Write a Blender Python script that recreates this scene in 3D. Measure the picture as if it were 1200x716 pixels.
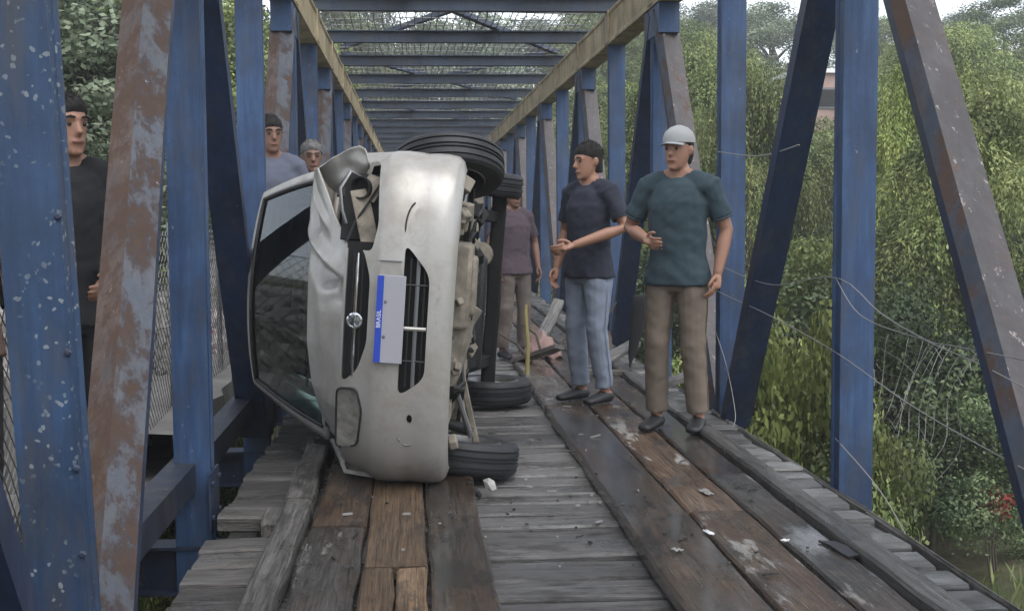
import bpy, bmesh, math, random
import numpy as np
from mathutils import Vector, Matrix, Euler, noise

random.seed(7)
RNG = np.random.default_rng(11)
R = math.radians
SC = bpy.context.scene
for _o in list(bpy.data.objects):
    bpy.data.objects.remove(_o)
C = SC.collection

# ------------------------------------------------------------------ camera, sky, sun, exposure
CAM_H = 1.35
cam_d = bpy.data.cameras.new("camera")
cam = bpy.data.objects.new("camera", cam_d)
C.objects.link(cam)
cam_d.sensor_width = 36.0
cam_d.lens = 45.0
cam_d.clip_end = 2000
YAW, PITCH, ROLL = 4.384, 4.106, -0.4
cam.matrix_world = (Matrix.Translation((0, 0, CAM_H)) @ Matrix.Rotation(R(-YAW), 4, 'Z')
                    @ Matrix.Rotation(R(90 - PITCH), 4, 'X') @ Matrix.Rotation(R(ROLL), 4, 'Z'))
SC.camera = cam

SUN_EL, SUN_AZ = 58.0, 150.0          # overcast: the disc only tints the cloud
world = bpy.data.worlds.new("World")
SC.world = world
world.use_nodes = True
wn, wl = world.node_tree.nodes, world.node_tree.links
wn.clear()
w_out = wn.new('ShaderNodeOutputWorld')
w_bg = wn.new('ShaderNodeBackground')
w_sky = wn.new('ShaderNodeTexSky')
w_sky.sky_type = 'NISHITA'
w_sky.sun_disc = False
w_sky.sun_elevation = R(SUN_EL)
w_sky.sun_rotation = R(SUN_AZ)
w_sky.air_density = 1.0
w_sky.dust_density = 0.7
w_sky.ozone_density = 1.0
w_hsv = wn.new('ShaderNodeHueSaturation')
w_hsv.inputs['Saturation'].default_value = 0.33
w_hsv.inputs['Value'].default_value = 1.0
wl.new(w_sky.outputs[0], w_hsv.inputs['Color'])
wl.new(w_hsv.outputs[0], w_bg.inputs['Color'])
w_bg.inputs['Strength'].default_value = 0.15
wl.new(w_bg.outputs[0], w_out.inputs['Surface'])

sun_d = bpy.data.lights.new("sun", 'SUN')
sun_d.energy = 1.3
sun_d.angle = R(60)
sun_d.color = (1.0, 0.97, 0.93)
sun = bpy.data.objects.new("sun", sun_d)
C.objects.link(sun)
# Nishita: rotation 0 = +Y, clockwise seen from above
_sd = Vector((math.sin(R(SUN_AZ)) * math.cos(R(SUN_EL)), math.cos(R(SUN_AZ)) * math.cos(R(SUN_EL)), math.sin(R(SUN_EL))))
sun.rotation_euler = _sd.to_track_quat('Z', 'Y').to_euler()
sun.location = (0, 0, 30)

SC.view_settings.view_transform = 'Standard'
SC.view_settings.look = 'None'
SC.view_settings.gamma = 1.0
SC.view_settings.exposure = 1.3
SC.render.engine = 'CYCLES'
SC.cycles.max_bounces = 6
SC.cycles.use_denoising = True
SC.cycles.transparent_max_bounces = 8

# ------------------------------------------------------------------ helpers
def link(o, parent=None):
    C.objects.link(o)
    if parent is not None:
        o.parent = parent
    return o

def tag(o, label=None, cat=None, group=None, kind=None):
    if label: o['label'] = label
    if cat: o['category'] = cat
    if group: o['group'] = group
    if kind: o['kind'] = kind
    return o

def empty(name, loc=(0, 0, 0), rot=(0, 0, 0)):
    o = bpy.data.objects.new(name, None)
    o.location = loc
    o.rotation_euler = rot
    o.empty_display_size = 0.1
    return link(o)

def shade(me, angle=40):
    me.polygons.foreach_set('use_smooth', [True] * len(me.polygons))
    if angle < 180:
        me.set_sharp_from_angle(angle=R(angle))

class MB:
    """collects geometry, then links it as ONE mesh object"""
    def __init__(self):
        self.v, self.f, self.m = [], [], []
    def add(self, verts, faces, mi=0):
        b = len(self.v)
        self.v += [tuple(p) for p in verts]
        self.f += [tuple(i + b for i in f) for f in faces]
        self.m += [mi] * len(faces)
        return self
    def box(self, c, s, rot=None, mi=0, taper=1.0):
        x, y, z = s[0] / 2, s[1] / 2, s[2] / 2
        t = taper
        vs = [(-x, -y, -z), (x, -y, -z), (x, y, -z), (-x, y, -z), (-x * t, -y * t, z), (x * t, -y * t, z), (x * t, y * t, z), (-x * t, y * t, z)]
        M = Euler(rot).to_matrix() if rot else Matrix.Identity(3)
        vs = [M @ Vector(p) + Vector(c) for p in vs]
        return self.add(vs, [(0, 3, 2, 1), (4, 5, 6, 7), (0, 1, 5, 4), (1, 2, 6, 5), (2, 3, 7, 6), (3, 0, 4, 7)], mi)
    def prism(self, p0, p1, sec, up=(0, 0, 1), mi=None, seg=1, wob=0.0):
        """sweep the closed section sec [(u,v)] from p0 to p1; v axis nearest to up"""
        p0, p1 = Vector(p0), Vector(p1)
        d = (p1 - p0).normalized()
        up = Vector(up)
        u = d.cross(up).normalized()
        v = u.cross(d).normalized()
        n = len(sec)
        vs = []
        for k in range(seg + 1):
            c = p0.lerp(p1, k / seg)
            if 0 < k < seg and wob:
                c = c + u * random.uniform(-wob, wob) + v * random.uniform(-wob, wob)
            vs += [c + u * a + v * b for a, b in sec]
        b0 = len(self.v)
        self.v += [tuple(p) for p in vs]
        for k in range(seg):
            for i in range(n):
                j = (i + 1) % n
                self.f.append((b0 + k * n + i, b0 + k * n + j, b0 + (k + 1) * n + j, b0 + (k + 1) * n + i))
                self.m.append(mi[i] if mi else 0)
        self.f.append(tuple(b0 + i for i in reversed(range(n)))); self.m.append(0)
        self.f.append(tuple(b0 + seg * n + i for i in range(n))); self.m.append(0)
        return self
    def tube(self, path, rad, n=8, mi=0, cap=True):
        path = [Vector(p) for p in path]
        if not hasattr(rad, '__len__'):
            rad = [rad] * len(path)
        t0 = (path[1] - path[0]).normalized()
        ref = Vector((0, 0, 1)) if abs(t0.z) < 0.9 else Vector((1, 0, 0))
        u = t0.cross(ref).normalized()
        b0 = len(self.v)
        for k, p in enumerate(path):
            a = path[max(0, k - 1)]
            b = path[min(len(path) - 1, k + 1)]
            t = (b - a).normalized()
            u = (u - t * u.dot(t)).normalized()
            w = t.cross(u)
            for i in range(n):
                an = 2 * math.pi * i / n
                self.v.append(tuple(p + (u * math.cos(an) + w * math.sin(an)) * rad[k]))
        for k in range(len(path) - 1):
            for i in range(n):
                j = (i + 1) % n
                self.f.append((b0 + k * n + i, b0 + k * n + j, b0 + (k + 1) * n + j, b0 + (k + 1) * n + i)); self.m.append(mi)
        if cap:
            self.f.append(tuple(b0 + i for i in reversed(range(n)))); self.m.append(mi)
            self.f.append(tuple(b0 + (len(path) - 1) * n + i for i in range(n))); self.m.append(mi)
        return self
    def lathe(self, prof, M=None, n=32, mi=0, close=True):
        """profile [(r,h)] about local Z"""
        b0 = len(self.v)
        M = M or Matrix.Identity(4)
        for r, h in prof:
            for i in range(n):
                a = 2 * math.pi * i / n
                self.v.append(tuple(M @ Vector((r * math.cos(a), r * math.sin(a), h))))
        for k in range(len(prof) - 1):
            for i in range(n):
                j = (i + 1) % n
                self.f.append((b0 + k * n + i, b0 + k * n + j, b0 + (k + 1) * n + j, b0 + (k + 1) * n + i)); self.m.append(mi)
        if close:
            k = len(prof) - 1
            self.f.append(tuple(b0 + i for i in reversed(range(n)))); self.m.append(mi)
            self.f.append(tuple(b0 + k * n + i for i in range(n))); self.m.append(mi)
        return self
    def grid(self, P, mi=0, flip=False):
        """P[i][j] points"""
        b0 = len(self.v)
        ni, nj = len(P), len(P[0])
        for row in P:
            self.v += [tuple(p) for p in row]
        for i in range(ni - 1):
            for j in range(nj - 1):
                q = (b0 + i * nj + j, b0 + i * nj + j + 1, b0 + (i + 1) * nj + j + 1, b0 + (i + 1) * nj + j)
                self.f.append(q[::-1] if flip else q); self.m.append(mi)
        return self
    def rings(self, rings, mi=0):
        """closed loft of rings (lists of equal length)"""
        b0 = len(self.v)
        n = len(rings[0])
        for r in rings:
            self.v += [tuple(p) for p in r]
        for k in range(len(rings) - 1):
            for i in range(n):
                j = (i + 1) % n
                self.f.append((b0 + k * n + i, b0 + k * n + j, b0 + (k + 1) * n + j, b0 + (k + 1) * n + i)); self.m.append(mi)
        self.f.append(tuple(b0 + i for i in reversed(range(n)))); self.m.append(mi)
        self.f.append(tuple(b0 + (len(rings) - 1) * n + i for i in range(n))); self.m.append(mi)
        return self
    def mesh(self, name, mats, angle=40):
        me = bpy.data.meshes.new(name)
        me.from_pydata(self.v, [], self.f)
        if not isinstance(mats, (list, tuple)): mats = [mats]
        for m in mats: me.materials.append(m)
        if len(mats) > 1:
            me.polygons.foreach_set('material_index', self.m)
        me.update()
        bm = bmesh.new(); bm.from_mesh(me)
        bmesh.ops.recalc_face_normals(bm, faces=bm.faces)
        bm.to_mesh(me); bm.free()
        if angle: shade(me, angle)
        return me
    def build(self, name, mats, parent=None, angle=40, bevel=0, solid=0, sub=0, weld=False):
        if weld:
            ix, nv, mp = {}, [], []
            for p in self.v:
                k = tuple(round(c, 5) for c in p)
                if k not in ix: ix[k] = len(nv); nv.append(p)
                mp.append(ix[k])
            self.v = nv; self.f = [tuple(mp[i] for i in f) for f in self.f]
        o = link(bpy.data.objects.new(name, self.mesh(name, mats, angle)), parent)
        if solid:
            md = o.modifiers.new('thick', 'SOLIDIFY'); md.thickness = solid; md.offset = -1
        if bevel:
            md = o.modifiers.new('bev', 'BEVEL'); md.width = bevel; md.segments = 2; md.limit_method = 'ANGLE'; md.angle_limit = R(35)
        if sub:
            md = o.modifiers.new('sub', 'SUBSURF'); md.levels = sub; md.render_levels = sub
        return o

def freeze(o, angle=40):
    """apply modifiers"""
    dg = bpy.context.evaluated_depsgraph_get()
    me = bpy.data.meshes.new_from_object(o.evaluated_get(dg))
    o.modifiers.clear()
    o.data = me
    if angle: shade(me, angle)
    return o

def boolean(o, cutters):
    """cut prisms (MB) out of o and apply"""
    for cb in cutters:
        c = cb.build('cutter', [], None, 0)
        bpy.context.view_layer.update(); c.matrix_world = o.matrix_world.copy()
        md = o.modifiers.new('cut', 'BOOLEAN'); md.operation = 'DIFFERENCE'; md.solver = 'EXACT'; md.object = c
        bpy.context.view_layer.update()
        freeze(o, 0)
        bpy.data.objects.remove(c)
    shade(o.data, 35)

def copy_tree(o, parent=None):
    c = o.copy(); C.objects.link(c)
    if parent is not None: c.parent = parent
    for ch in list(o.children): copy_tree(ch, c)
    return c

# ------------------------------------------------------------------ materials
class N:
    def __init__(self, name):
        self.m = bpy.data.materials.new(name); self.m.use_nodes = True
        self.t = self.m.node_tree
        self.b = self.t.nodes['Principled BSDF']
        self.out = self.t.nodes['Material Output']
        self._co = None
    def n(self, typ, **kw):
        x = self.t.nodes.new('ShaderNode' + typ)
        for k, v in kw.items(): setattr(x, k, v)
        return x
    def l(self, a, b): self.t.links.new(a, b)
    def coord(self, rand=True):
        if self._co is None:
            tc = self.n('TexCoord')
            if rand:
                oi = self.n('ObjectInfo'); mu = self.n('Math', operation='MULTIPLY'); mu.inputs[1].default_value = 57.0
                self.l(oi.outputs['Random'], mu.inputs[0])
                ad = self.n('VectorMath', operation='ADD'); self.l(tc.outputs['Object'], ad.inputs[0]); self.l(mu.outputs[0], ad.inputs[1])
                self._co = ad.outputs[0]
            else:
                self._co = tc.outputs['Object']
        return self._co
    def noise(self, scale, detail=4, rough=0.55, stretch=None, rand=True, dist=0.0):
        nz = self.n('TexNoise'); nz.inputs['Scale'].default_value = scale; nz.inputs['Detail'].default_value = detail
        nz.inputs['Roughness'].default_value = rough; nz.inputs['Distortion'].default_value = dist
        co = self.coord(rand)
        if stretch:
            mp = self.n('Mapping'); mp.inputs['Scale'].default_value = stretch; self.l(co, mp.inputs[0]); co = mp.outputs[0]
        self.l(co, nz.inputs['Vector'])
        return nz.outputs['Fac']
    def ramp(self, fac, stops, interp='LINEAR'):
        r = self.n('ValToRGB'); cr = r.color_ramp; cr.interpolation = interp
        while len(cr.elements) < len(stops): cr.elements.new(0.5)
        for e, (p, c) in zip(cr.elements, stops):
            e.position = p; e.color = (c, c, c, 1) if not hasattr(c, '__len__') else (*c, 1)
        self.l(fac, r.inputs[0])
        return r.outputs[0]
    def mix(self, fac, a, b, mode='MIX'):
        x = self.n('MixRGB', blend_type=mode)
        for i, s in enumerate((fac, a, b)):
            if hasattr(s, 'links') or hasattr(s, 'is_output'): self.l(s, x.inputs[i])
            elif i == 0: x.inputs[0].default_value = s
            else: x.inputs[i].default_value = (*s, 1)
        return x.outputs[0]
    def rnd(self): return self.n('ObjectInfo').outputs['Random']
    def set(self, color=None, rough=None, metal=None, bump=None, bstr=0.3, bdist=0.01, spec=None):
        for nm, s in (('Base Color', color), ('Roughness', rough), ('Metallic', metal), ('Specular IOR Level', spec)):
            if s is None: continue
            if hasattr(s, 'is_output'): self.l(s, self.b.inputs[nm])
            elif hasattr(s, '__len__'): self.b.inputs[nm].default_value = (*s, 1)
            else: self.b.inputs[nm].default_value = s
        if bump is not None:
            bp = self.n('Bump'); bp.inputs['Strength'].default_value = bstr; bp.inputs['Distance'].default_value = bdist
            self.l(bump, bp.inputs['Height']); self.l(bp.outputs[0], self.b.inputs['Normal'])
        return self.m

def paint_mat(name, base, light, rust_lo, spots=False, rust_col=((.07, .035, .022), (.17, .10, .065)), rough=0.5, chips=(.30, .33, .36), chip_lo=.66):
    m = N(name)
    big = m.noise(1.7, 6, .65)
    streak = m.noise(3.0, 7, .7, (9, 9, .7))
    fine = m.noise(26, 8, .75, (1, 1, .45))
    c = m.mix(m.ramp(streak, [(.36, 0.0), (.66, 1.0)]), base, light)
    c = m.mix(m.ramp(big, [(.36, .75), (.58, 0.0)]), c, tuple(x * .38 + .004 for x in base))
    grime = m.ramp(m.noise(5.5, 8, .75, (1.6, 1.6, .35)), [(.48, 0.0), (.66, .6)])
    c = m.mix(grime, c, (.055, .055, .058))
    rn = m.noise(4.5, 9, .75, (1.4, 1.4, .6))
    rc = m.mix(m.noise(22, 6, .75), rust_col[0], rust_col[1])
    rf = m.ramp(rn, [(rust_lo - .02, 0.0), (rust_lo + .10, .9)])
    c = m.mix(rf, c, rc)
    cf = m.ramp(fine, [(chip_lo, 0.0), (chip_lo + .04, .8)])
    c = m.mix(cf, c, chips)
    df = m.ramp(fine, [(.27, .8), (.33, 0.0)])
    c = m.mix(df, c, rust_col[0])
    rough_s = m.ramp(rn, [(rust_lo, rough), (rust_lo + .06, .85)])
    if spots:
        wob = m.n('TexNoise'); wob.inputs['Scale'].default_value = 30; m.l(m.coord(), wob.inputs['Vector'])
        ad = m.n('VectorMath', operation='MULTIPLY_ADD'); m.l(wob.outputs['Color'], ad.inputs[0]); ad.inputs[1].default_value = (.035,) * 3; m.l(m.coord(), ad.inputs[2])
        vo = m.n('TexVoronoi'); vo.inputs['Scale'].default_value = 36; m.l(ad.outputs[0], vo.inputs['Vector'])
        vs = m.n('Math', operation='SUBTRACT'); m.l(vo.outputs['Distance'], vs.inputs[0])
        mm = m.n('Math', operation='MULTIPLY'); m.l(m.noise(6, 4), mm.inputs[0]); mm.inputs[1].default_value = .40
        m.l(mm.outputs[0], vs.inputs[1])
        gate = m.ramp(m.noise(3.1, 3), [(.42, 0.0), (.56, 1.0)])
        sf = m.mix(1.0, m.ramp(vs.outputs[0], [(0.0, .6), (.06, 0.0)]), gate, 'MULTIPLY')
        c = m.mix(sf, c, (.30, .33, .33))
    return m.set(c, rough_s, bump=m.mix(.5, rn, fine), bstr=.35, bdist=.008)

M = {}
M['blue'] = paint_mat('blue_paint', (.018, .049, .130), (.042, .094, .20), .68)
M['blue_spotted'] = paint_mat('blue_paint_spotted', (.014, .039, .095), (.027, .066, .145), .71, spots=True)
M['blue_dark'] = paint_mat('blue_paint_darker', (.012, .024, .062), (.020, .040, .095), .62)  # darker copy of the blue, carries shade on the diagonals
M['blue_black'] = paint_mat('blue_black_paint', (.008, .012, .026), (.014, .022, .045), .64)
M['rust'] = paint_mat('rusted_paint', (.060, .040, .033), (.12, .080, .060), .47, rust_col=((.035, .021, .016), (.095, .05, .03)), chips=(.20, .16, .135), chip_lo=.62)
M['rust_mauve'] = paint_mat('rusted_primer', (.032, .024, .025), (.060, .046, .047), .58, rust_col=((.05, .03, .025), (.15, .095, .065)), chips=(.30, .26, .235), chip_lo=.60)
M['blue_worn'] = paint_mat('blue_paint_worn', (.020, .032, .054), (.038, .052, .078), .475, rust_col=((.034, .019, .012), (.080, .043, .025)))
M['blue_grey'] = paint_mat('blue_grey_paint', (.022, .036, .066), (.046, .066, .10), .66)
M['tan'] = paint_mat('tan_paint', (.44, .345, .19), (.56, .47, .30), .64, rust_col=((.16, .10, .065), (.26, .19, .125)), rough=.7)

def wood_mat(name, dark, mid, lite, wet=.5, stain=None, brown=None, brown_amt=.5, white=0.0, grain=1.0):
    m = N(name)
    g = m.noise(5, 9, .72, (.5, 8, 8), dist=.6)
    fine = m.noise(16, 8, .75, (.16, 9, 9), dist=.25)
    blot = m.noise(7, 8, .75, (.7, 1.6, 1.6))
    c = m.ramp(g, [(.28, dark), (.5, mid), (.74, lite)])
    if brown:
        bf = m.ramp(m.noise(1.6, 6, .65, (.7, 3, 3)), [(brown_amt - .12, 1.0), (brown_amt + .1, 0.0)])
        c = m.mix(bf, c, m.mix(m.ramp(g, [(.3, 0.0), (.7, 1.0)]), tuple(x * .35 for x in brown), brown))
    c = m.mix(m.ramp(fine, [(.38, .92 * grain), (.50, 0.0)]), c, tuple(x * .22 for x in dark))
    c = m.mix(m.ramp(fine, [(.56, 0.0), (.72, .55 * grain)]), c, tuple(min(.5, x * 1.45) for x in lite))
    c = m.mix(m.ramp(blot, [(.30, .7), (.45, 0.0)]), c, tuple(x * .4 for x in dark))
    if stain:
        sf = m.ramp(m.noise(2.0, 8, .75, (.7, 2, 2)), [(.52, 0.0), (.60, .9)])
        c = m.mix(sf, c, stain)
    if white:
        wf = m.ramp(m.noise(3.0, 9, .78, (.55, 2.2, 2.2)), [(white, 0.0), (white + .045, .8)])
        c = m.mix(wf, c, (.40, .385, .36))  # broken white streaks along the grain
    rv = m.ramp(m.rnd(), [(0, .55), (1, 1.5)])
    c = m.mix(1.0, c, rv, 'MULTIPLY')
    wn_ = m.noise(1.9, 5, .65, (.8, 2, 2))
    ro = m.ramp(wn_, [(wet - .10, .14), (wet + .10, .52)])
    c = m.mix(m.ramp(wn_, [(wet - .10, .22), (wet + .06, 0.0)]), c, tuple(x * .45 for x in dark))
    m.l(m.ramp(wn_, [(wet - .12, .62), (wet + .02, 0.0)]), m.b.inputs['Coat Weight']); m.b.inputs['Coat Roughness'].default_value = .17
    return m.set(c, ro, bump=m.mix(.6, g, fine), bstr=1.0, bdist=.016)

M['deck'] = wood_mat('weathered_plank', (.055, .052, .050), (.150, .146, .142), (.235, .227, .218), .47, stain=(.04, .036, .032), grain=.6)
M['deck_side'] = wood_mat('weathered_plank_edge', (.045, .041, .037), (.115, .108, .10), (.19, .182, .172), .46)
M['runner_brown'] = wood_mat('brown_runner', (.045, .032, .022), (.12, .082, .053), (.19, .14, .098), .42, stain=(.030, .023, .018), brown=(.15, .085, .042), brown_amt=.53)
M['runner_orange'] = wood_mat('orange_runner', (.052, .034, .021), (.14, .09, .05), (.23, .157, .094), .38, stain=(.040, .026, .017), brown=(.18, .105, .05), brown_amt=.52)
M['runner_stained'] = wood_mat('stained_runner', (.042, .029, .020), (.135, .088, .055), (.21, .15, .10), .47, stain=(.026, .019, .014), brown=(.135, .072, .036), brown_amt=.52, white=.565)
M['runner_dark'] = wood_mat('wet_dark_runner', (.022, .020, .018), (.055, .049, .043), (.11, .10, .092), .62, stain=(.014, .012, .011), brown=(.115, .066, .036), brown_amt=.50, white=.69)
M['runner_grey'] = wood_mat('grey_runner', (.036, .033, .030), (.095, .088, .08), (.18, .17, .158), .50, stain=(.026, .023, .020), brown=(.12, .076, .045), brown_amt=.47, white=.59)
M['kerb'] = wood_mat('kerb_timber', (.045, .042, .038), (.125, .117, .107), (.225, .214, .20), .45, stain=(.035, .032, .029))
M['joist'] = wood_mat('dark_joist', (.012, .011, .010), (.024, .022, .020), (.04, .036, .032), .5)

def simple(name, col, rough=.5, metal=0.0, nscale=None, namt=.25, bstr=0.0, spec=None):
    m = N(name)
    c = col
    b = None
    if nscale:
        b = m.noise(nscale, 5, .65)
        c = m.mix(m.ramp(b, [(.3, 1.0), (.7, 0.0)]), col, tuple(x * (1 - namt) for x in col))
    return m.set(c, rough, metal, bump=b if bstr else None, bstr=bstr, spec=spec)

def silver():
    m = N('silver_car_paint')
    d = m.noise(2.5, 7, .7)
    c = m.mix(m.ramp(d, [(.43, 0.0), (.62, .85)]), (.40, .388, .365), (.29, .265, .225))
    sm = m.ramp(m.noise(5, 9, .8, (1, 1, 3)), [(.58, 0.0), (.72, .6)])
    c = m.mix(sm, c, (.16, .15, .13))
    m.set(c, m.ramp(d, [(.4, .33), (.7, .5)]), .25, bump=m.noise(4, 3), bstr=.04, bdist=.01)
    m.b.inputs['Coat Weight'].default_value = .12
    m.b.inputs['Coat Roughness'].default_value = .12
    return m.m
M['silver'] = silver()
M['black_plastic'] = simple('black_plastic', (.018, .018, .019), .5, nscale=6, namt=.4)
M['dark_hollow'] = simple('hollow_shade', (.009, .009, .009), .8, nscale=14, namt=.6)  # near black: the shade of hollows is put into the colour
M['rubber'] = simple('tyre_rubber', (.021, .022, .025), .55, nscale=30, namt=.35, bstr=.15)
M['steel'] = simple('grey_steel', (.30, .30, .30), .4, .7, nscale=9, namt=.45)
M['chrome'] = simple('chrome', (.62, .63, .64), .12, 1.0)
M['cast'] = simple('muddy_cast_metal', (.34, .30, .24), .8, .1, nscale=9, namt=.65, bstr=.4)
M['underbody'] = simple('muddy_underbody', (.36, .32, .26), .85, 0, nscale=6, namt=.6, bstr=.4)
M['plate_grey'] = simple('plate_face', (.34, .34, .375), .45)
M['plate_blue'] = simple('plate_blue_band', (.02, .06, .42), .4)
M['white'] = simple('white_paint', (.75, .76, .76), .5)
M['lens'] = simple('headlight_lens', (.40, .385, .34), .12, .2, nscale=16, namt=.6)
M['red_lens'] = simple('red_tail_lens', (.30, .015, .015), .15)
M['trim'] = simple('grey_window_trim', (.17, .175, .18), .4, .3)
M['seat'] = simple('grey_seat_cloth', (.05, .05, .055), .9, nscale=20)

def glass():
    m = N('car_glass')
    m.t.nodes.remove(m.b)
    tr = m.n('BsdfTransparent'); tr.inputs[0].default_value = (.36, .42, .38, 1)
    gl = m.n('BsdfGlossy'); gl.inputs['Roughness'].default_value = .03; gl.inputs[0].default_value = (.9, .95, 1, 1)
    fr = m.n('Fresnel'); fr.inputs[0].default_value = 1.5
    mx = m.n('MixShader'); m.l(fr.outputs[0], mx.inputs[0]); m.l(tr.outputs[0], mx.inputs[1]); m.l(gl.outputs[0], mx.inputs[2])
    m.l(mx.outputs[0], m.out.inputs[0])
    return m.m
M['glass'] = glass()

def leaf_mat(name, dark, lite, trans=.3):
    m = N(name)
    m.t.nodes.remove(m.b)
    ge = m.n('NewGeometry')
    isl = ge.outputs['Random Per Island']
    c = m.mix(isl, dark, lite)
    big = m.noise(.9, 3, .6)
    c = m.mix(m.ramp(big, [(.42, .9), (.56, 0.0)]), c, dark)
    rv = m.ramp(m.rnd(), [(0, .72), (1, 1.3)])
    c = m.mix(1.0, c, rv, 'MULTIPLY')
    ta = m.n('Attribute'); ta.attribute_name = 'tint'
    c = m.mix(1.0, c, ta.outputs['Color'], 'MULTIPLY')
    di = m.n('BsdfPrincipled'); di.inputs['Roughness'].default_value = .5; di.inputs['Specular IOR Level'].default_value = .3
    m.l(c, di.inputs['Base Color'])
    tl = m.n('BsdfTranslucent'); m.l(c, tl.inputs[0])
    mx = m.n('MixShader'); mx.inputs[0].default_value = trans * .7
    m.l(di.outputs[0], mx.inputs[1]); m.l(tl.outputs[0], mx.inputs[2]); m.l(mx.outputs[0], m.out.inputs[0])
    return m.m
M['leaf_willow'] = leaf_mat('willow_leaf', (.10, .135, .042), (.33, .36, .13))  # leaf greens paled to carry some of the haze
M['leaf_light'] = leaf_mat('light_leaf', (.125, .165, .04), (.34, .37, .11))
M['leaf_dark'] = leaf_mat('dark_leaf', (.04, .062, .028), (.145, .185, .08))
M['leaf_mid'] = leaf_mat('mid_leaf', (.085, .12, .038), (.27, .305, .11))
M['leaf_hazed'] = leaf_mat('hazed_leaf', (.11, .14, .09), (.235, .27, .18))  # distance haze put into a paler, greyer leaf colour
M['leaf_red'] = leaf_mat('red_leaf', (.16, .025, .02), (.32, .06, .045))
M['bark'] = simple('bark', (.085, .068, .05), .9, nscale=9, namt=.6, bstr=.6)

def ground_mat():
    m = N('ground_soil')
    a = m.noise(.35, 6, .65, rand=False); b = m.noise(3.5, 8, .7, rand=False)
    c = m.mix(m.ramp(b, [(.35, 0.0), (.65, 1.0)]), (.055, .058, .026), (.135, .115, .065))
    c = m.mix(m.ramp(a, [(.42, 0.0), (.6, .8)]), c, (.04, .06, .02))
    return m.set(c, .95, bump=b, bstr=.8, bdist=.08)
M['ground'] = ground_mat()
M['stone'] = simple('grey_rubble', (.25, .24, .225), .9, nscale=3, namt=.5, bstr=.5)
M['stone2'] = simple('pale_rubble', (.33, .32, .30), .9, nscale=3, namt=.5, bstr=.5)
M['galv'] = simple('galvanised_wire', (.20, .20, .195), .5, .4)
M['wire'] = simple('pale_wire', (.23, .225, .215), .6, .2)

# ------------------------------------------------------------------ terrain
def sst(a, b, x):
    t = min(1.0, max(0.0, (x - a) / (b - a))); return t * t * (3 - 2 * t)
def zg(x, y):
    """height of the natural ground"""
    z = -3.1
    if x > 0.5:
        z += 9.5 * sst(15, 80, y) + 2.2 * sst(9, 26, x) - .6 * sst(9, 3, x)
        z += 5 * sst(80, 180, y)
    else:
        z += 1.9 * sst(-1.2, -1.9, x) + 1.5 * sst(-2.1, -3.4, x) + 1.0 * sst(-4, -9, x)
        z += 7 * sst(30, 90, y) + 5 * sst(80, 180, y)
    z += 1.0 * sst(3.4, 6, x) * sst(40, 20, y)
    rd = sst(5.5, 3.2, abs(x - .5))
    z = z * (1 - rd * sst(43, 47, y)) + (-.2) * rd * sst(43, 47, y)
    nb = sst(1.0, -3.0, y)
    z = z * (1 - nb * sst(9, 6, abs(x - .5))) + (-.45) * nb * sst(9, 6, abs(x - .5))
    z += .22 * noise.noise((x * .5, y * .5, 3.1)) + .08 * noise.noise((x * 1.7, y * 1.7, 1.3))
    return z
xs = sorted(set([-700, -350, -180, -100, -70, 70, 100, 180, 350, 700] + list(np.arange(-50, 51, 5.0)) + list(np.arange(-12, 16, .5))))
ys = sorted(set([-300, -120, -60, -30, -15, 130, 180, 260, 400, 700] + list(np.arange(-8, 30, .6)) + list(np.arange(30, 110, 4.0))))
gmb = MB().grid([[(x, y, zg(x, y)) for x in xs] for y in ys])
tag(gmb.build('ground', M['ground'], None, 180), kind='structure')

# ------------------------------------------------------------------ truss bridge
XL, XR = -1.04, 2.125
PITCHY = 2.42
Y0 = 6.05
KMIN, KMAX = -4, 16
def ky(k): return Y0 + PITCHY * k
bridge = empty('truss_bridge', (0, 0, 0))
tag(bridge, 'blue painted steel truss bridge with rusty diagonals and tan top chords', 'bridge')

def chan(w, d, lip=.012):
    """H-like post section: w across, d along the bridge, sunk side webs"""
    a, b = w / 2, d / 2
    return [(-a, -b), (a, -b), (a, -b + lip), (a - lip, -b + lip * 1.6), (a - lip, b - lip * 1.6), (a, b - lip), (a, b), (-a, b), (-a, b - lip), (-a + lip, b - lip * 1.6), (-a + lip, -b + lip * 1.6), (-a, -b + lip)]
def ridge(w, d, r, off):
    """diagonal section with a raised fold along its upper face"""
    a = w / 2
    return [(-a, -d / 2), (a, -d / 2), (a, d / 2 - r), (off * a, d / 2), (-a, d / 2 - r)]

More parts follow.
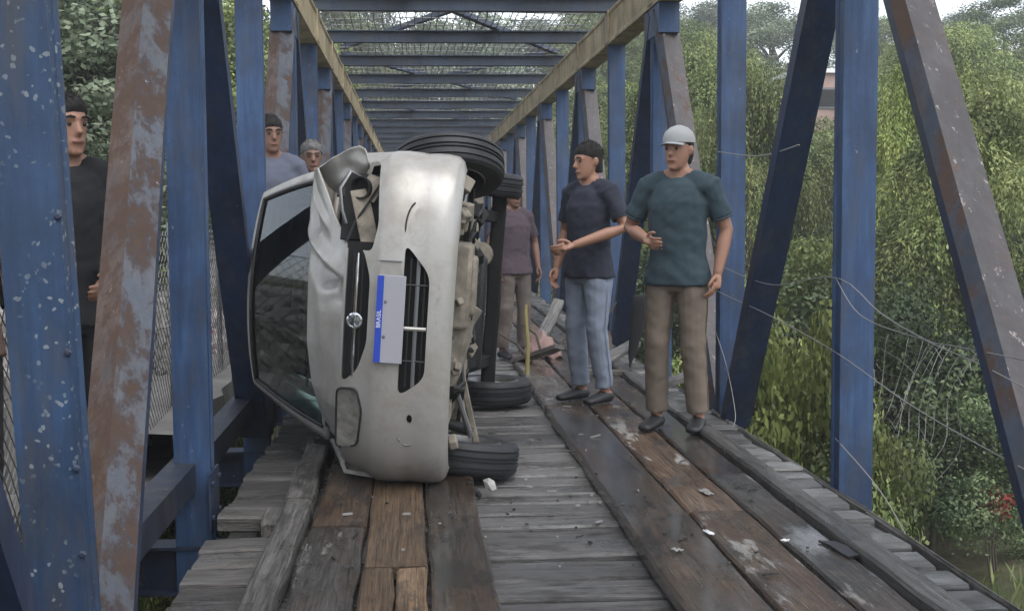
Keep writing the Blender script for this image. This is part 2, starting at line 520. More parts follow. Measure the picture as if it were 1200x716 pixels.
for side, X in (('l', XL), ('r', XR)):
    inn = 1 if side == 'l' else -1
    for k in range(KMIN, KMAX + 1):
        y = ky(k)
        w = .165
        mat = M['blue_spotted'] if (side == 'l' and k <= -1) else M['blue']
        zb = -.62
        mb = MB()
        xo = .05 if (side == 'l' and k == -1) else 0
        mb.prism((X + xo * 1.6, y, zb), (X - xo * 1.2, y, 3.10), chan(w, .13), up=(0, 1, 0), seg=4, wob=.002)
        p = mb.build('post', mat, bridge, 30)
        if side == 'l' and k == -1: p['label'] = 'nearest left post flecked with pale lichen spots'
        if side == 'l' and k == -1:
            for bz_ in (.12, .42, .66, .98, 1.35):
                MB().lathe([(.011, 0), (.011, .007), (.006, .010)], Matrix.Translation((X + .135 - .04 * bz_, y - .066, bz_)) @ Matrix.Rotation(R(90), 4, 'X'), 6).build('bolt', M['blue_dark'], bridge, 30)
        # connection plate and bolts at the foot
        gz = -.02 if side == 'l' else -.42
        gp = MB().box((X + inn * (w / 2 + .006), y, gz + .05), (.010, .26, .26))
        for by in (-.1, .1):
            for bz in (gz - .03, gz + .13):
                gp.lathe([(.014, 0), (.014, .012)], Matrix.Translation((X + inn * (w / 2 + .012), y + by, bz)) @ Matrix.Rotation(R(90) * inn, 4, 'Y'), 6)
        gp.build('gusset_plate', M['blue_dark'], bridge, 30)
        if k % 2 == 0:
            gt = MB().prism((X, y - .34, 2.96), (X, y + .34, 2.96), [(-.085, -.13), (.085, -.13), (.085, .138), (-.085, .138)])
            gt.build('apex_plate', M['blue'], bridge, 30)
    # diagonals: apex at even k
    for k in range(KMIN, KMAX + 1):
        if k % 2: continue
        y = ky(k)
        # towards the camera: its upper face has rusted
        bx = X + (.03 if (side == 'l' and k == 0) else 0)
        by = ky(k - 1) + (.42 if (side == 'l' and k == 0) else .16)
        tx = X - (.06 if (side == 'l' and k == 0) else 0)
        mb = MB()
        off = .05 if side == 'l' else .55
        sec = ridge(.20, .10, .045, -off)
        # faces: 0 bottom, 1 u+, 2 upper u+, 3 upper u-, 4 u-
        if side == 'l':
            mats = [M['rust'], M['blue_worn'], M['blue_dark']]
        else:
            mats = [M['blue_worn'], M['rust_mauve'], M['blue_dark']]
        mb.prism((bx, by, -.05), (tx, y - .12, 3.04), sec, up=(0, -1, .6), mi=[2, 2, 1, 0, 2], seg=6, wob=.003)
        d = mb.build('diagonal', mats, bridge, 30)
        d['label'] = 'rusty diagonal sloping down towards the viewer'
        if k < KMAX:
            mb = MB()
            mb.prism((X, ky(k + 1) - .14, -.05), (X, y + .12, 3.04), [(-.09, -.05), (.09, -.05), (.09, .05), (-.09, .05)], up=(0, -1, .6), seg=4, wob=.002)
            mb.build('diagonal', M['blue_dark'], bridge, 30)  # visible side faces down; its shade is put into the darker blue
    ye0, ye1 = ky(KMIN) - .3, ky(KMAX) + .3
    # chords
    for k in range(KMIN, KMAX):
        y0, y1 = ky(k), ky(k + 1)
        mb = MB()
        mb.prism((X, y0 + .012, 3.26), (X, y1 - .012, 3.26), [(-.10, -.18), (.10, -.18), (.10, -.15), (.085, -.13), (.085, .11), (.10, .13), (.10, .155), (-.10, .155), (-.10, .13), (-.085, .11), (-.085, -.13), (-.10, -.15)], seg=3, wob=.003)
        mb.build('top_chord', M['tan'], bridge, 30)
        # cover plates at the chord joints
    for k in range(KMIN, KMAX + 1):
        mb = MB().box((X - inn * .0, ky(k), 3.26), (.215, .22, .325))
        mb.build('joint_plate', M['tan'], bridge, 30, bevel=.006)
    zc = .14 if side == 'l' else -.52
    ox = -.05 if side == 'l' else .06
    mb = MB().prism((X + ox, ye0, zc), (X + ox, ye1, zc), [(-.065, -.065), (.065, -.065), (.065, .065), (-.065, .065)], seg=20, wob=.003)
    # split about posts is hidden by the gussets
    mb.build('bottom_chord', M['blue_black'], bridge, 30)

def ibeam(w, h, t=.014):
    a, b = w / 2, h / 2
    return [(-a, -b), (a, -b), (a, -b + t), (t / 2, -b + t), (t / 2, b - t), (a, b - t), (a, b), (-a, b), (-a, b - t), (-t / 2, b - t), (-t / 2, -b + t), (-a, -b + t)]
for k in range(KMIN, KMAX + 1):
    y = ky(k)
    MB().prism((XL - .13, y + .003, 3.49), (XR + .13, y + .003, 3.49), ibeam(.13, .145)).build('cross_beam', M['blue_grey'], bridge, 30)
    mb = MB().prism((XL - .30, y + .004, -.305), (XR + .16, y + .004, -.305), ibeam(.16, .23))
    mb.build('floor_beam', M['blue_dark'], bridge, 30)
for k in range(KMIN, KMAX - 2, 3):
    ya, yb = ky(k) + .1, ky(k + 3) - .1
    sq = [(-.04, -.028), (.04, -.028), (.04, .028), (-.04, .028)]
    MB().prism((XL + .1, ya, 3.597), (XR - .1, yb, 3.597), sq).build('wind_brace', M['blue_dark'], bridge, 30)
    MB().prism((XR - .1, ya, 3.655), (XL + .1, yb, 3.655), sq).build('wind_brace', M['blue_dark'], bridge, 30)
# wire mesh laid over the cross beams
mb = MB()
for i in range(34):
    x = XL + .1 + (XR - XL - .2) * i / 33
    pts = [(x + random.uniform(-.02, .02), ky(2) + .55 * j, 3.575 - .012 * math.sin(j * 1.7 + i)) for j in range(40)]
    mb.tube(pts, .006, 4)
for j in range(44):
    y = ky(2) + .5 * j
    pts = [(XL + .1 + (XR - XL - .2) * i / 9, y + random.uniform(-.02, .02), 3.578 - .012 * math.sin(i * .9 + j)) for i in range(10)]
    mb.tube(pts, .006, 4)
tag(mb.build('overhead_mesh', M['galv'], bridge, 0), kind='stuff')

# ------------------------------------------------------------------ timber deck
jm = MB()
for x in (-.78, -.3, .15, .6, 1.1, 1.55, 1.92):
    jm.prism((x, -4, -.135), (x, 44, -.135), [(-.06, -.055), (.06, -.055), (.06, .055), (-.06, .055)])
deck = jm.build('bridge_deck', M['joist'], None, 30)
tag(deck, 'weathered timber deck of cross planks with runner boards', kind='structure')

def board_mesh(name, L, W, T, mat, seg=5, jag=.012, split=False):
    """a worn board, long axis local X, top at z=0, centred in x and y"""
    mb = MB()
    bev = min(.012, T * .2)
    b0 = 0
    n = 6
    rings = []
    for i in range(seg + 1):
        t = -L / 2 + L * i / seg
        wl, wr = random.uniform(-jag, jag) * .5, random.uniform(-jag, jag) * .5
        dz = random.uniform(-.004, .003)
        a, b = -W / 2 + wl, W / 2 + wr
        e0 = random.uniform(-jag, jag) if i in (0, seg) else 0
        e1 = random.uniform(-jag, jag) if i in (0, seg) else 0
        rings.append([(t + e0, a, -T), (t + e1, b, -T), (t + e1, b, -bev + dz), (t + e1, b - bev, dz), (t + e0, a + bev, dz), (t + e0, a, -bev + dz)])
    mb.rings(rings)
    return mb.mesh(name, mat, 30)

def put(me, name, loc, rz=0.0, tilt=(0, 0), parent=None, label=None, scale=None):
    o = link(bpy.data.objects.new(name, me), parent)
    o.location = loc
    o.rotation_euler = (tilt[0], tilt[1], rz)
    if scale: o.scale = scale
    if label: o['label'] = label
    return o

DX0, DX1 = -.87, 2.02
SPLX = -.34
full_v = [board_mesh('plank', DX1 - DX0, .2, .08, M['deck'], 7) for _ in range(6)]
main_v = [board_mesh('plank', DX1 - SPLX, .2, .08, M['deck'], 6) for _ in range(8)]
side_v = [board_mesh('plank', SPLX - DX0 - .01, .2, .07, M['deck_side'], 3) for _ in range(6)]
y = 1.6
while y < 43:
    w = random.choice((.17, .19, .21, .23, .25)) if y < 25 else .22
    gap = random.uniform(.020, .034) if random.random() < .78 else random.uniform(.04, .055)
    yc = y + w / 2
    sc = (1, w / .2, 1)
    if y < 16:
        put(random.choice(main_v), 'plank', ((SPLX + DX1) / 2 + random.uniform(-.03, .02), yc, random.uniform(-.022, 0)), R(random.uniform(-.35, .35)), (R(random.uniform(-1.3, 1.3)), 0), deck, scale=sc)
    else:
        put(random.choice(full_v), 'plank', ((DX0 + DX1) / 2 + random.uniform(-.02, .02), yc, random.uniform(-.012, 0)), R(random.uniform(-.25, .25)), (R(random.uniform(-.8, .8)), 0), deck, scale=sc)
    y += w + gap
y = 1.6
while y < 16:
    w = random.choice((.15, .18, .2, .22))
    if 5.42 < y + w / 2 < 5.86:
        y += .06; continue
    put(random.choice(side_v), 'plank', ((SPLX + DX0) / 2 + random.uniform(-.03, .01), y + w / 2, random.uniform(-.03, -.006)), R(random.uniform(-1.2, 1.2)), (R(random.uniform(-1.5, 1.5)), R(random.uniform(-1, 1))), deck, scale=(1, w / .2, 1))
    y += w + random.uniform(.006, .03)

def runner(x0, x1, y0, y1, mat, T=.05, z=.052, rz=0, label=None, name='runner_plank', jag=.014):
    L = y1 - y0
    me = board_mesh(name, L, x1 - x0, T, M[mat], max(4, int(L / .3)), jag)
    return put(me, name, ((x0 + x1) / 2, (y0 + y1) / 2, z), R(90 + rz), (0, R(random.uniform(-.1, .1))), deck, label)
# left wheel track
runner(-.445, -.215, 2.2, 5.28, 'runner_grey'); runner(-.44, -.21, 5.30, 7.9, 'runner_brown', label='brown runner board under the front corner of the car')
runner(-.20, .035, 4.68, 7.6, 'runner_orange', label='orange brown runner board with a dark split'); runner(-.205, -.085, 2.4, 4.66, 'runner_orange'); runner(-.075, .035, 2.0, 4.66, 'runner_orange')
runner(.045, .275, 2.2, 6.6, 'runner_dark', label='dark soaked runner board right of the orange one')
for lane in ((-.44, -.21), (-.2, .035), (.045, .275)):
    y = 8.0 if lane[0] > -.3 else 7.95
    if lane[0] > 0: y = 6.62
    while y < 40:
        L = random.uniform(2.2, 3.6); runner(lane[0], lane[1], y, y + L, random.choice(('runner_brown', 'runner_grey', 'runner_dark'))); y += L + .012
# right wheel track
runner(.876, 1.165, 2.4, 8.6, 'runner_dark', T=.055, z=.058, label='long dark wet runner board on the right track')
runner(1.182, 1.43, 5.42, 9.2, 'runner_stained', label='brown runner board streaked with white'); runner(1.185, 1.435, 2.3, 5.40, 'runner_stained')
runner(1.448, 1.64, 2.5, 6.2, 'runner_grey'); runner(1.45, 1.64, 6.22, 9.9, 'runner_dark')
for lane in ((.88, 1.165), (1.182, 1.43), (1.448, 1.64)):
    y = 8.62 if lane[0] < 1 else (9.22 if lane[0] < 1.4 else 9.92)
    while y < 40:
        L = random.uniform(2.2, 3.6); runner(lane[0], lane[1], y, y + L, random.choice(('runner_brown', 'runner_grey', 'runner_dark'))); y += L + .012
# kerb timbers
runner(1.66, 1.775, 2.0, 8.0, 'kerb', T=.10, z=.082, name='kerb_timber', jag=.008)
y = 8.02
while y < 40:
    runner(1.66, 1.775, y, y + 4.2, 'kerb', T=.10, z=.082, name='kerb_timber', jag=.008); y += 4.22
runner(-.585, -.475, 2.4, 5.66, 'kerb', T=.09, z=.095, rz=-.3, name='kerb_timber', label='grey kerb timber ending at a broken joint')
runner(-.60, -.475, 5.70, 7.3, 'kerb', T=.09, z=.095, rz=.6, name='kerb_timber')
runner(-.68, -.53, 5.50, 5.85, 'kerb', T=.05, z=.02, rz=2, name='kerb_block')
y = 7.35
while y < 40:
    runner(-.585, -.475, y, y + 4.0, 'kerb', T=.09, z=.095, name='kerb_timber'); y += 4.02
# pale edge board along the right ends of the planks
y = 2.0
while y < 40:
    runner(2.035, 2.055, y, y + 3.6, 'kerb', T=.09, z=-.002, name='edge_board', jag=.004); y += 3.61

# ------------------------------------------------------------------ the overturned car (modelled upright: x across, y to the rear, z up)
car = empty('overturned_car')
tag(car, 'silver hatchback wreck lying on its side across the left wheel track', 'car')
CAR_YAW, CAR_ROLL = 4.5, 86.0
car.matrix_world = Matrix.Translation((.44, 5.80, .815)) @ Matrix.Rotation(R(-CAR_YAW), 4, 'Z') @ Matrix.Rotation(R(-CAR_ROLL), 4, 'Y')

def curve_pts(pts, n):
    """even resample of a Catmull-Rom through pts"""
    P = [Vector(p) for p in pts]
    out = []
    for i in range(len(P) - 1):
        a, b, c, d = P[max(0, i - 1)], P[i], P[i + 1], P[min(len(P) - 1, i + 2)]
        for s in range(16):
            t = s / 16
            out.append(.5 * ((2 * b) + (c - a) * t + (2 * a - 5 * b + 4 * c - d) * t * t + (3 * b - a - 3 * c + d) * t ** 3))
    out.append(P[-1])
    L = [0]
    for i in range(1, len(out)): L.append(L[-1] + (out[i] - out[i - 1]).length)
    res = []
    for k in range(n):
        s = L[-1] * k / (n - 1)
        i = min(max(1, next((q for q in range(1, len(L)) if L[q] >= s), len(L) - 1)), len(L) - 1)
        f = (s - L[i - 1]) / max(1e-9, L[i] - L[i - 1])
        res.append(out[i - 1].lerp(out[i], f))
    return res
half = [(0, 0), (.2, .006), (.38, .026), (.53, .062), (.65, .12), (.735, .20), (.785, .29), (.80, .41)]
full = [(-x, y) for x, y in reversed(half[1:])] + half
plan = curve_pts([(x, y, 0) for x, y in full], 61)
def plan_n(i):
    a, b = plan[max(0, i - 1)], plan[min(60, i + 1)]
    t = (b - a).normalized()
    return Vector((t.y, -t.x, 0))          # outward (towards -y)
bz = [(.27, .075), (.285, .03), (.31, .008), (.36, 0), (.42, 0), (.46, .004), (.485, .0), (.55, -.004), (.615, .0), (.64, .012), (.67, .035), (.72, .055), (.775, .08), (.79, .10)]
P = []
for z, ins in bz:
    row = []
    for i, p in enumerate(plan):
        q = p - plan_n(i) * ins
        row.append((q.x, q.y, z - .012 * (abs(p.x) / .8) ** 2))
    P.append(row)
bump = MB().grid(P)
bo = bump.build('bumper', M['silver'], car, 0, solid=.028)
freeze(bo, 0)
def poly_prism(pts, y0, y1):
    """closed prism through y of the (x,z) outline"""
    return MB().rings([[(x, y0, z) for x, z in pts], [(x, y1, z) for x, z in pts]])
def rounded(pts, r=.03, n=5):
    out = []
    k = len(pts)
    for i in range(k):
        p = Vector(pts[i]); a = Vector(pts[i - 1]); b = Vector(pts[(i + 1) % k])
        rr = min(r, (a - p).length * .45, (b - p).length * .45)
        s = p + (a - p).normalized() * rr; e = p + (b - p).normalized() * rr
        for j in range(n + 1):
            t = j / n
            out.append(tuple(s * (1 - t) ** 2 + p * 2 * t * (1 - t) + e * t * t))
    return out
LOWG = rounded([(-.34, .505), (.37, .505), (.23, .385), (-.25, .385)], .05)
UPG = rounded([(-.30, .775), (.36, .775), (.33, .70), (.20, .66), (-.10, .66), (-.23, .70)], .035)
HLR = rounded([(-.62, .80), (-.32, .80), (-.31, .695), (-.42, .665), (-.60, .685)], .03)
HLL = rounded([(.76, .82), (.33, .82), (.32, .66), (.45, .635), (.74, .66)], .03)
FOGL = rounded([(.42, .50), (.56, .50), (.62, .46), (.55, .415), (.38, .415)], .04)
PREC = [(-.215, .625), (.295, .625), (.295, .512), (-.215, .512)]
TOW = [(-.44 + .022 * math.cos(a * .7854), .445 + .014 * math.sin(a * .7854)) for a in range(8)]
boolean(bo, [poly_prism(LOWG, -.2, .5), poly_prism(UPG, -.2, .5), poly_prism(HLR, -.2, .6), poly_prism(HLL, -.2, .6), poly_prism(TOW, -.2, .3)])
# fog lamp blank, upper one, sits in a shallow round bezel
def on_front(x, z, out=0.0):
    i = min(range(61), key=lambda k: abs(plan[k].x - x))
    ins = float(np.interp(z, [b[0] for b in bz], [b[1] for b in bz]))
    q = plan[i] - plan_n(i) * (ins - out)
    return Vector((x, q.y, z))
def skin_patch(outline, out, name, mat, parent, thick=.008):
    """a plate with the (x,z) outline following the bumper face"""
    mb = MB()
    a = [on_front(x, z, out) for x, z in outline]
    b = [p + Vector((0, thick + .02, 0)) for p in a]
    return mb.rings([a, b]).build(name, mat, parent, 30)
arc = [on_front(.44 + .125 * math.sin(R(t)), .452 + .058 * math.cos(R(t)), .0) for t in np.linspace(-10, 75, 12)]
MB().tube(arc, [.001] + [.0045] * 10 + [.001], 6).build('crease_shade_line', M['black_plastic'], car)  # dark arcs draw the shade of the bumper folds
arc = [on_front(-.47 - .10 * math.sin(R(t)), .452 + .055 * math.cos(R(t)), -.001) for t in np.linspace(35, 115, 12)]
MB().tube(arc, [.001] + [.004] * 10 + [.001], 6).build('crease_shade_line', M['trim'], car)
skin_patch([(.445 + .09 * math.cos(a * .524), .45 + .042 * math.sin(a * .524)) for a in range(12)], .002, 'fog_lamp_cover', M['silver'], car)
# grilles
g = MB()
g.box((.02, .085, .44), (.74, .01, .16))
g.build('lower_grille', M['dark_hollow'], car)
for z in (.475, .44, .408):
    MB().tube([on_front(x, z, -.022) for x in np.linspace(-.29, .30, 9)], .005 if z != .44 else .010, 6).build('grille_bar', M['trim'] if z == .44 else M['black_plastic'], car)
for x in (-.02, .18, -.17):
    MB().tube([on_front(x, .39, -.02), on_front(x, .50, -.02)], .010 if x == -.02 else .004, 6).build('grille_bar', M['silver'] if x == -.02 else M['black_plastic'], car)
MB().box((.02, .155, .72), (.68, .01, .13)).build('upper_grille', M['dark_hollow'], car)
MB().tube([on_front(x, .722, .002) for x in np.linspace(-.26, .31, 9)], [.004] + [.0085] * 7 + [.004], 8).build('grille_bar', M['chrome'], car)
for z in (.70, .742):
    MB().tube([on_front(x, z, -.02) for x in np.linspace(-.25, .31, 9)], .004, 6).build('grille_bar', M['black_plastic'], car)
c = on_front(0.0, .722, .006)
em = MB().lathe([(.001, 0), (.030, 0), (.036, .004), (.037, .010), (.030, .012), (.028, .008), (.001, .010)], Matrix.Translation(c) @ Matrix.Rotation(R(90), 4, 'X'), 24, close=False)
emo = em.build('emblem', M['chrome'], car)
MB().tube([c + Vector((-.024, -.013, -.004)), c + Vector((0, -.013, .004)), c + Vector((.024, -.013, -.002))], .006, 6).build('emblem_bar', M['chrome'], emo)
# number plate: blue band with white wording above a grey blank face
py = on_front(.01, .56, .012).y
pl = MB().box((.02, py, .555), (.40, .006, .13))
plo = pl.build('number_plate', M['plate_grey'], car, bevel=.002)
plo['label'] = 'grey number plate with a blue band along its top'
MB().box((.02, py - .0042, .6045), (.396, .003, .030)).build('plate_band', M['plate_blue'], plo)
MB().box((.245, py + .006, .565), (.075, .004, .10)).build('plate_recess', M['silver'], car, bevel=.003)
MB().tube([(.287, py + .001, .625), (.287, py + .001, .512)], .004, 6).build('plate_recess_edge', M['trim'], car)
fc = bpy.data.curves.new('plate_wording', 'FONT'); fc.body = 'BRASIL'; fc.size = .027; fc.align_x = 'CENTER'; fc.align_y = 'CENTER'; fc.extrude = .0006
ft = bpy.data.objects.new('plate_wording', fc); C.objects.link(ft)
bpy.context.view_layer.update()
fm = bpy.data.meshes.new_from_object(ft.evaluated_get(bpy.context.evaluated_depsgraph_get())); bpy.data.objects.remove(ft)
fm.materials.append(M['white'])
for bx_ in (-.06, .10):
    MB().lathe([(.008, 0), (.007, .003), (.001, .004)], Matrix.Translation((bx_, py - .003, .578)) @ Matrix.Rotation(R(90), 4, 'X'), 10).build('plate_bolt', M['steel'], plo)
fo = put(fm, 'plate_wording', (.02, py - .0066, .6045), parent=plo); fo.rotation_euler = (R(90), 0, 0)
# headlight that survived, lower one
hl = skin_patch(rounded([(-.615, .797), (-.325, .797), (-.315, .70), (-.42, .67), (-.595, .69)], .03), -.006, 'headlight', M['lens'], car)
hl['label'] = 'cloudy headlight near the deck'
MB().tube([on_front(x, z, .0) for x, z in rounded([(-.615, .797), (-.325, .797), (-.315, .70), (-.42, .67), (-.595, .69)], .03)], .005, 6).build('headlight_seal', M['black_plastic'], hl)
# dark panel standing in for shade in the empty upper headlight socket, with wreckage
MB().box((.52, .36, .73), (.34, .02, .22), (0, 0, R(22))).build('socket_shade_panel', M['dark_hollow'], car)
MB().box((.46, .20, .715), (.30, .014, .085), (R(12), R(-16), R(14))).build('headlight_bracket', M['cast'], car, bevel=.004)
MB().box((.61, .27, .70), (.14, .014, .11), (R(-15), R(25), R(30))).build('headlight_bracket', M['cast'], car, bevel=.004)
MB().box((.64, .34, .80), (.09, .012, .10), (R(20), R(35), R(-20))).build('headlight_bracket', M['steel'], car, bevel=.004)
MB().lathe([(.035, 0), (.05, .01), (.055, .045), (.047, .045), (.04, .012), (.001, .008)], Matrix.Translation((.61, .25, .735)) @ Matrix.Rotation(R(70), 4, 'X'), 18).build('lamp_socket', M['dark_hollow'], car)
MB().tube([(.68, .23, .80), (.60, .17, .835), (.50, .16, .82), (.44, .17, .80)], .008, 6).build('torn_trim', M['steel'], car)
MB().tube([(.36, .16, .79), (.45, .19, .76), (.55, .20, .70), (.63, .24, .66)], .006, 6).build('loose_wire', M['black_plastic'], car)

# bonnet: buckled up in the middle with creases and a punched dent
def bonnet_pt(x, b):
    xs_ = [-.685, -.45, -.34, 0, .17, .29, .48, .70]
    fy = float(np.interp(x, xs_, [.40, .25, .21, .18, .19, .24, .42, .60]))
    fz = float(np.interp(x, xs_, [.79, .785, .765, .748, .745, .775, .89, 1.015]))
    rz = float(np.interp(x, [-.685, -.55, -.40, -.18, .25, .5, .70], [.85, .945, 1.0, 1.04, 1.06, 1.062, 1.05]))
    ry = .72 + .03 * math.sin(x * 4)
    if b < .55:
        t = b / .55
        y = fy + (ry - fy) * t; z = fz + (rz - fz) * (t ** .78)
    else:
        t = (b - .55) / .45
        y = ry + (1.05 - ry) * t; z = rz + (.955 - rz) * t
    def crease(x0, b0, x1, b1, amp, wd):
        ex, eb = x1 - x0, b1 - b0
        L = math.hypot(ex, eb); s = ((x - x0) * ex + (b - b0) * eb) / L
        if s < 0 or s > L: return 0
        d = ((x - x0) * eb - (b - b0) * ex) / L
        return amp * math.exp(-(d / (wd * 1.25)) ** 2) * math.sin(math.pi * s / L) ** .7
    w = 1 - abs(2 * b - .55) * .3
    z += crease(.40, .56, .16, -.05, .042, .035)
    z -= crease(.30, .56, .06, .05, .040, .05)
    z += crease(.64, .40, .40, .10, .026, .03)
    z -= crease(.58, .50, .36, .34, .030, .04)
    z += crease(.16, .36, -.30, .24, .012, .06)
    z -= crease(.05, .16, -.5, .30, .012, .10)
    d2 = ((x - .175) / .045) ** 2 + ((b - .27) / .09) ** 2
    z -= .050 * math.exp(-d2)
    d3 = ((x - .11) / .04) ** 2 + ((b - .22) / .10) ** 2
    z += .026 * math.exp(-d3)
    z += .006 * noise.noise((x * 7, b * 5, 2.2)) * (1 if x > .05 else .2)
    return (x, y, z)
P = [[bonnet_pt(x, b) for b in np.linspace(0, 1, 64)] for x in np.linspace(-.685, .70, 130)]
bn = MB().grid(P).build('bonnet', M['silver'], car, 24, solid=.012)
bn['label'] = 'buckled silver bonnet folded up with a torn dent'
hp = bonnet_pt(.18, .27)
MB().lathe([(.001, .004), (.018, .003), (.026, 0), (.012, -.012)], Matrix.Translation(Vector(hp) + Vector((0, -.004, .010))) @ Matrix.Rotation(R(52), 4, 'X') @ Matrix.Diagonal((1.5, .8, 1, 1)), 9, close=False).build('hole_shade_disc', M['dark_hollow'], bn)  # near-black disc standing in for the shade inside a hole

# lower body shell: sills, floor, doors
sec = [(.70, .30), (.775, .35), (.808, .50), (.815, .66), (.80, .80), (.765, .90), (.735, .945)]
st = [.42, .56, .72, .88, 1.02, 1.3, 1.6, 2.0, 2.4, 2.8, 3.0, 3.16, 3.32, 3.5, 3.64, 3.70]
def wscale(y): return float(np.interp(y, [.4, .7, 1.1, 2, 3, 3.5, 3.72], [.985, 1, 1, 1, .985, .95, .88]))
def zscale(y, z):
    if y < 1.02: z = min(z, float(np.interp(y, [.42, 1.02], [.80, .93])) - (.945 - z) * .15 if z > .78 else z)
    return z
for sgn, nm in ((1, 'left'), (-1, 'right')):
    P = []
    for y in st:
        P.append([(sgn * x * wscale(y), y, zscale(y, z)) for x, z in sec])
    for q, row in enumerate(P):
        if sgn > 0 and st[q] < .8:       # upper front wing crushed inwards
            P[q] = [(x - .05 * (1 if z > .6 else .3), y + .05, z - .05 * (z > .7)) for x, y, z in row]
    sd = MB().grid(P, flip=(sgn > 0)).build('body_side', M['silver'], car, 0, solid=.02)
    freeze(sd, 0)
    cut = []
    for wy in (.72, 3.16):
        cut.append(MB().lathe([(.345, -.6), (.345, .6)], Matrix.Translation((sgn * .8, wy, .30)) @ Matrix.Rotation(R(90), 4, 'Y'), 36))
    boolean(sd, cut)
    # door seams, handle, rubbing strip
    for yy in (1.12, 2.28):
        MB().tube([(sgn * (x * wscale(yy) + .001), yy + .05 * (z - .3), z) for x, z in sec], .005, 4).build('door_seam', M['black_plastic'], sd)
    MB().prism((sgn * .822, 1.14, .56), (sgn * .818, 2.8, .56), [(-.02, -.006), (.02, -.006), (.016, .006), (-.016, .006)], up=(sgn, 0, 0)).build('rubbing_strip', M['black_plastic'], sd)
    MB().tube([(sgn * .80, 2.10, .80), (sgn * .835, 2.12, .802), (sgn * .835, 2.22, .802), (sgn * .80, 2.24, .80)], .010, 6).build('door_handle', M['black_plastic'], sd)
# floor and underside
fl = MB()
P = [[(x, y, .30 + (.05 if abs(x) < .13 else 0) + .012 * ((i + j) % 2)) for j, x in enumerate(np.linspace(-.70, .70, 15))] for i, y in enumerate(np.linspace(.98, 3.6, 22))]
fl.grid(P).build('floor_pan', M['underbody'], car, 20, solid=.01)
for x in (-.46, .46):
    MB().prism((x, .35, .315), (x, 3.3, .285), [(-.045, -.04), (.045, -.04), (.045, .04), (-.045, .04)], seg=6, wob=.006).build('chassis_rail', M['underbody'], car, 30)
MB().prism((-.62, .98, .27), (.62, .98, .27), [(-.07, -.035), (.07, -.035), (.05, .035), (-.05, .035)], seg=5, wob=.01).build('subframe', M['cast'], car, 30, bevel=.01)
MB().box((.16, .62, .36), (.42, .34, .30), None, taper=1.12).box((.16, .62, .215), (.30, .24, .06)).build('engine_block', M['cast'], car, 30, bevel=.02)
gb = MB().lathe([(.02, -.2), (.10, -.19), (.13, -.1), (.15, 0), (.165, .05), (.17, .14)], Matrix.Translation((-.16, .64, .36)) @ Matrix.Rotation(R(90), 4, 'Y'), 16)
gb.build('gearbox', M['cast'], car, 40)
MB().tube([(.05, .80, .24), (.03, 1.0, .235), (.08, 1.3, .255), (.08, 2.2, .26), (.14, 2.6, .25), (.2, 2.75, .24)], .024, 8).build('exhaust_pipe', M['steel'], car)
MB().lathe([(.02, -.24), (.08, -.22), (.085, 0), (.08, .22), (.02, .24)], Matrix.Translation((.24, 3.05, .23)) @ Matrix.Rotation(R(90), 4, 'X'), 16).build('muffler', M['cast'], car)
MB().box((-.12, 2.55, .245), (.72, .42, .14), taper=1.1).build('fuel_tank', M['black_plastic'], car, 30, bevel=.03)
for i in range(70):
    x, y = random.uniform(-.66, .66), random.uniform(.32, 2.6)
    s = random.uniform(.03, .09)
    MB().box((x, y, .30 - random.uniform(0, .06)), (s * random.uniform(.8, 2), s, s * .9), (random.uniform(-.6, .6), random.uniform(-.6, .6), random.uniform(0, 3))).build('mud_clod', M['underbody'] if i % 3 else M['dark_hollow'], car, 30, bevel=.008)
for i in range(16):
    x = random.uniform(-.5, .5); y = random.uniform(.4, 2.0)
    MB().tube([(x, y, .27), (x + random.uniform(-.2, .2), y + .15, .22), (x + random.uniform(-.3, .3), y + .35, .25)], random.uniform(.007, .014), 6).build('brake_hose', M['black_plastic'], car)
MB().prism((-.70, 3.16, .13), (.70, 3.16, .13), [(-.075, -.05), (.075, -.05), (.06, .05), (-.06, .05)], seg=8, wob=.006).build('rear_axle', M['dark_hollow'], car, 30, bevel=.015)
for sx in (-1, 1):
    MB().prism((sx * .5, 3.14, .14), (sx * .52, 2.72, .30), [(-.04, -.03), (.04, -.03), (.04, .03), (-.04, .03)]).build('trailing_arm', M['dark_hollow'], car, 30, bevel=.01)
    sp = [(sx * .52 + .05 * math.cos(t * .7), 3.16 + .05 * math.sin(t * .7), .17 + .0052 * t) for t in range(46)]
    MB().tube(sp, .008, 5).build('coil_spring', M['black_plastic'], car)
    fz = .14 if sx < 0 else .24
    MB().prism((sx * .22, .86, .27), (sx * .66, .72, fz), [(-.045, -.016), (.045, -.016), (.03, .016), (-.03, .016)]).build('control_arm', M['cast'] if sx < 0 else M['black_plastic'], car, 30, bevel=.006)
    MB().tube([(sx * .60, .72, fz + .02), (sx * .52, .74, .45), (sx * .46, .74, .72)], [.028, .032, .034], 10).build('suspension_strut', M['black_plastic'], car)
    MB().tube([(sx * .18, .58, .33), (sx * .62, .70, fz + .03)], .016, 8).build('drive_shaft', M['steel'], car)
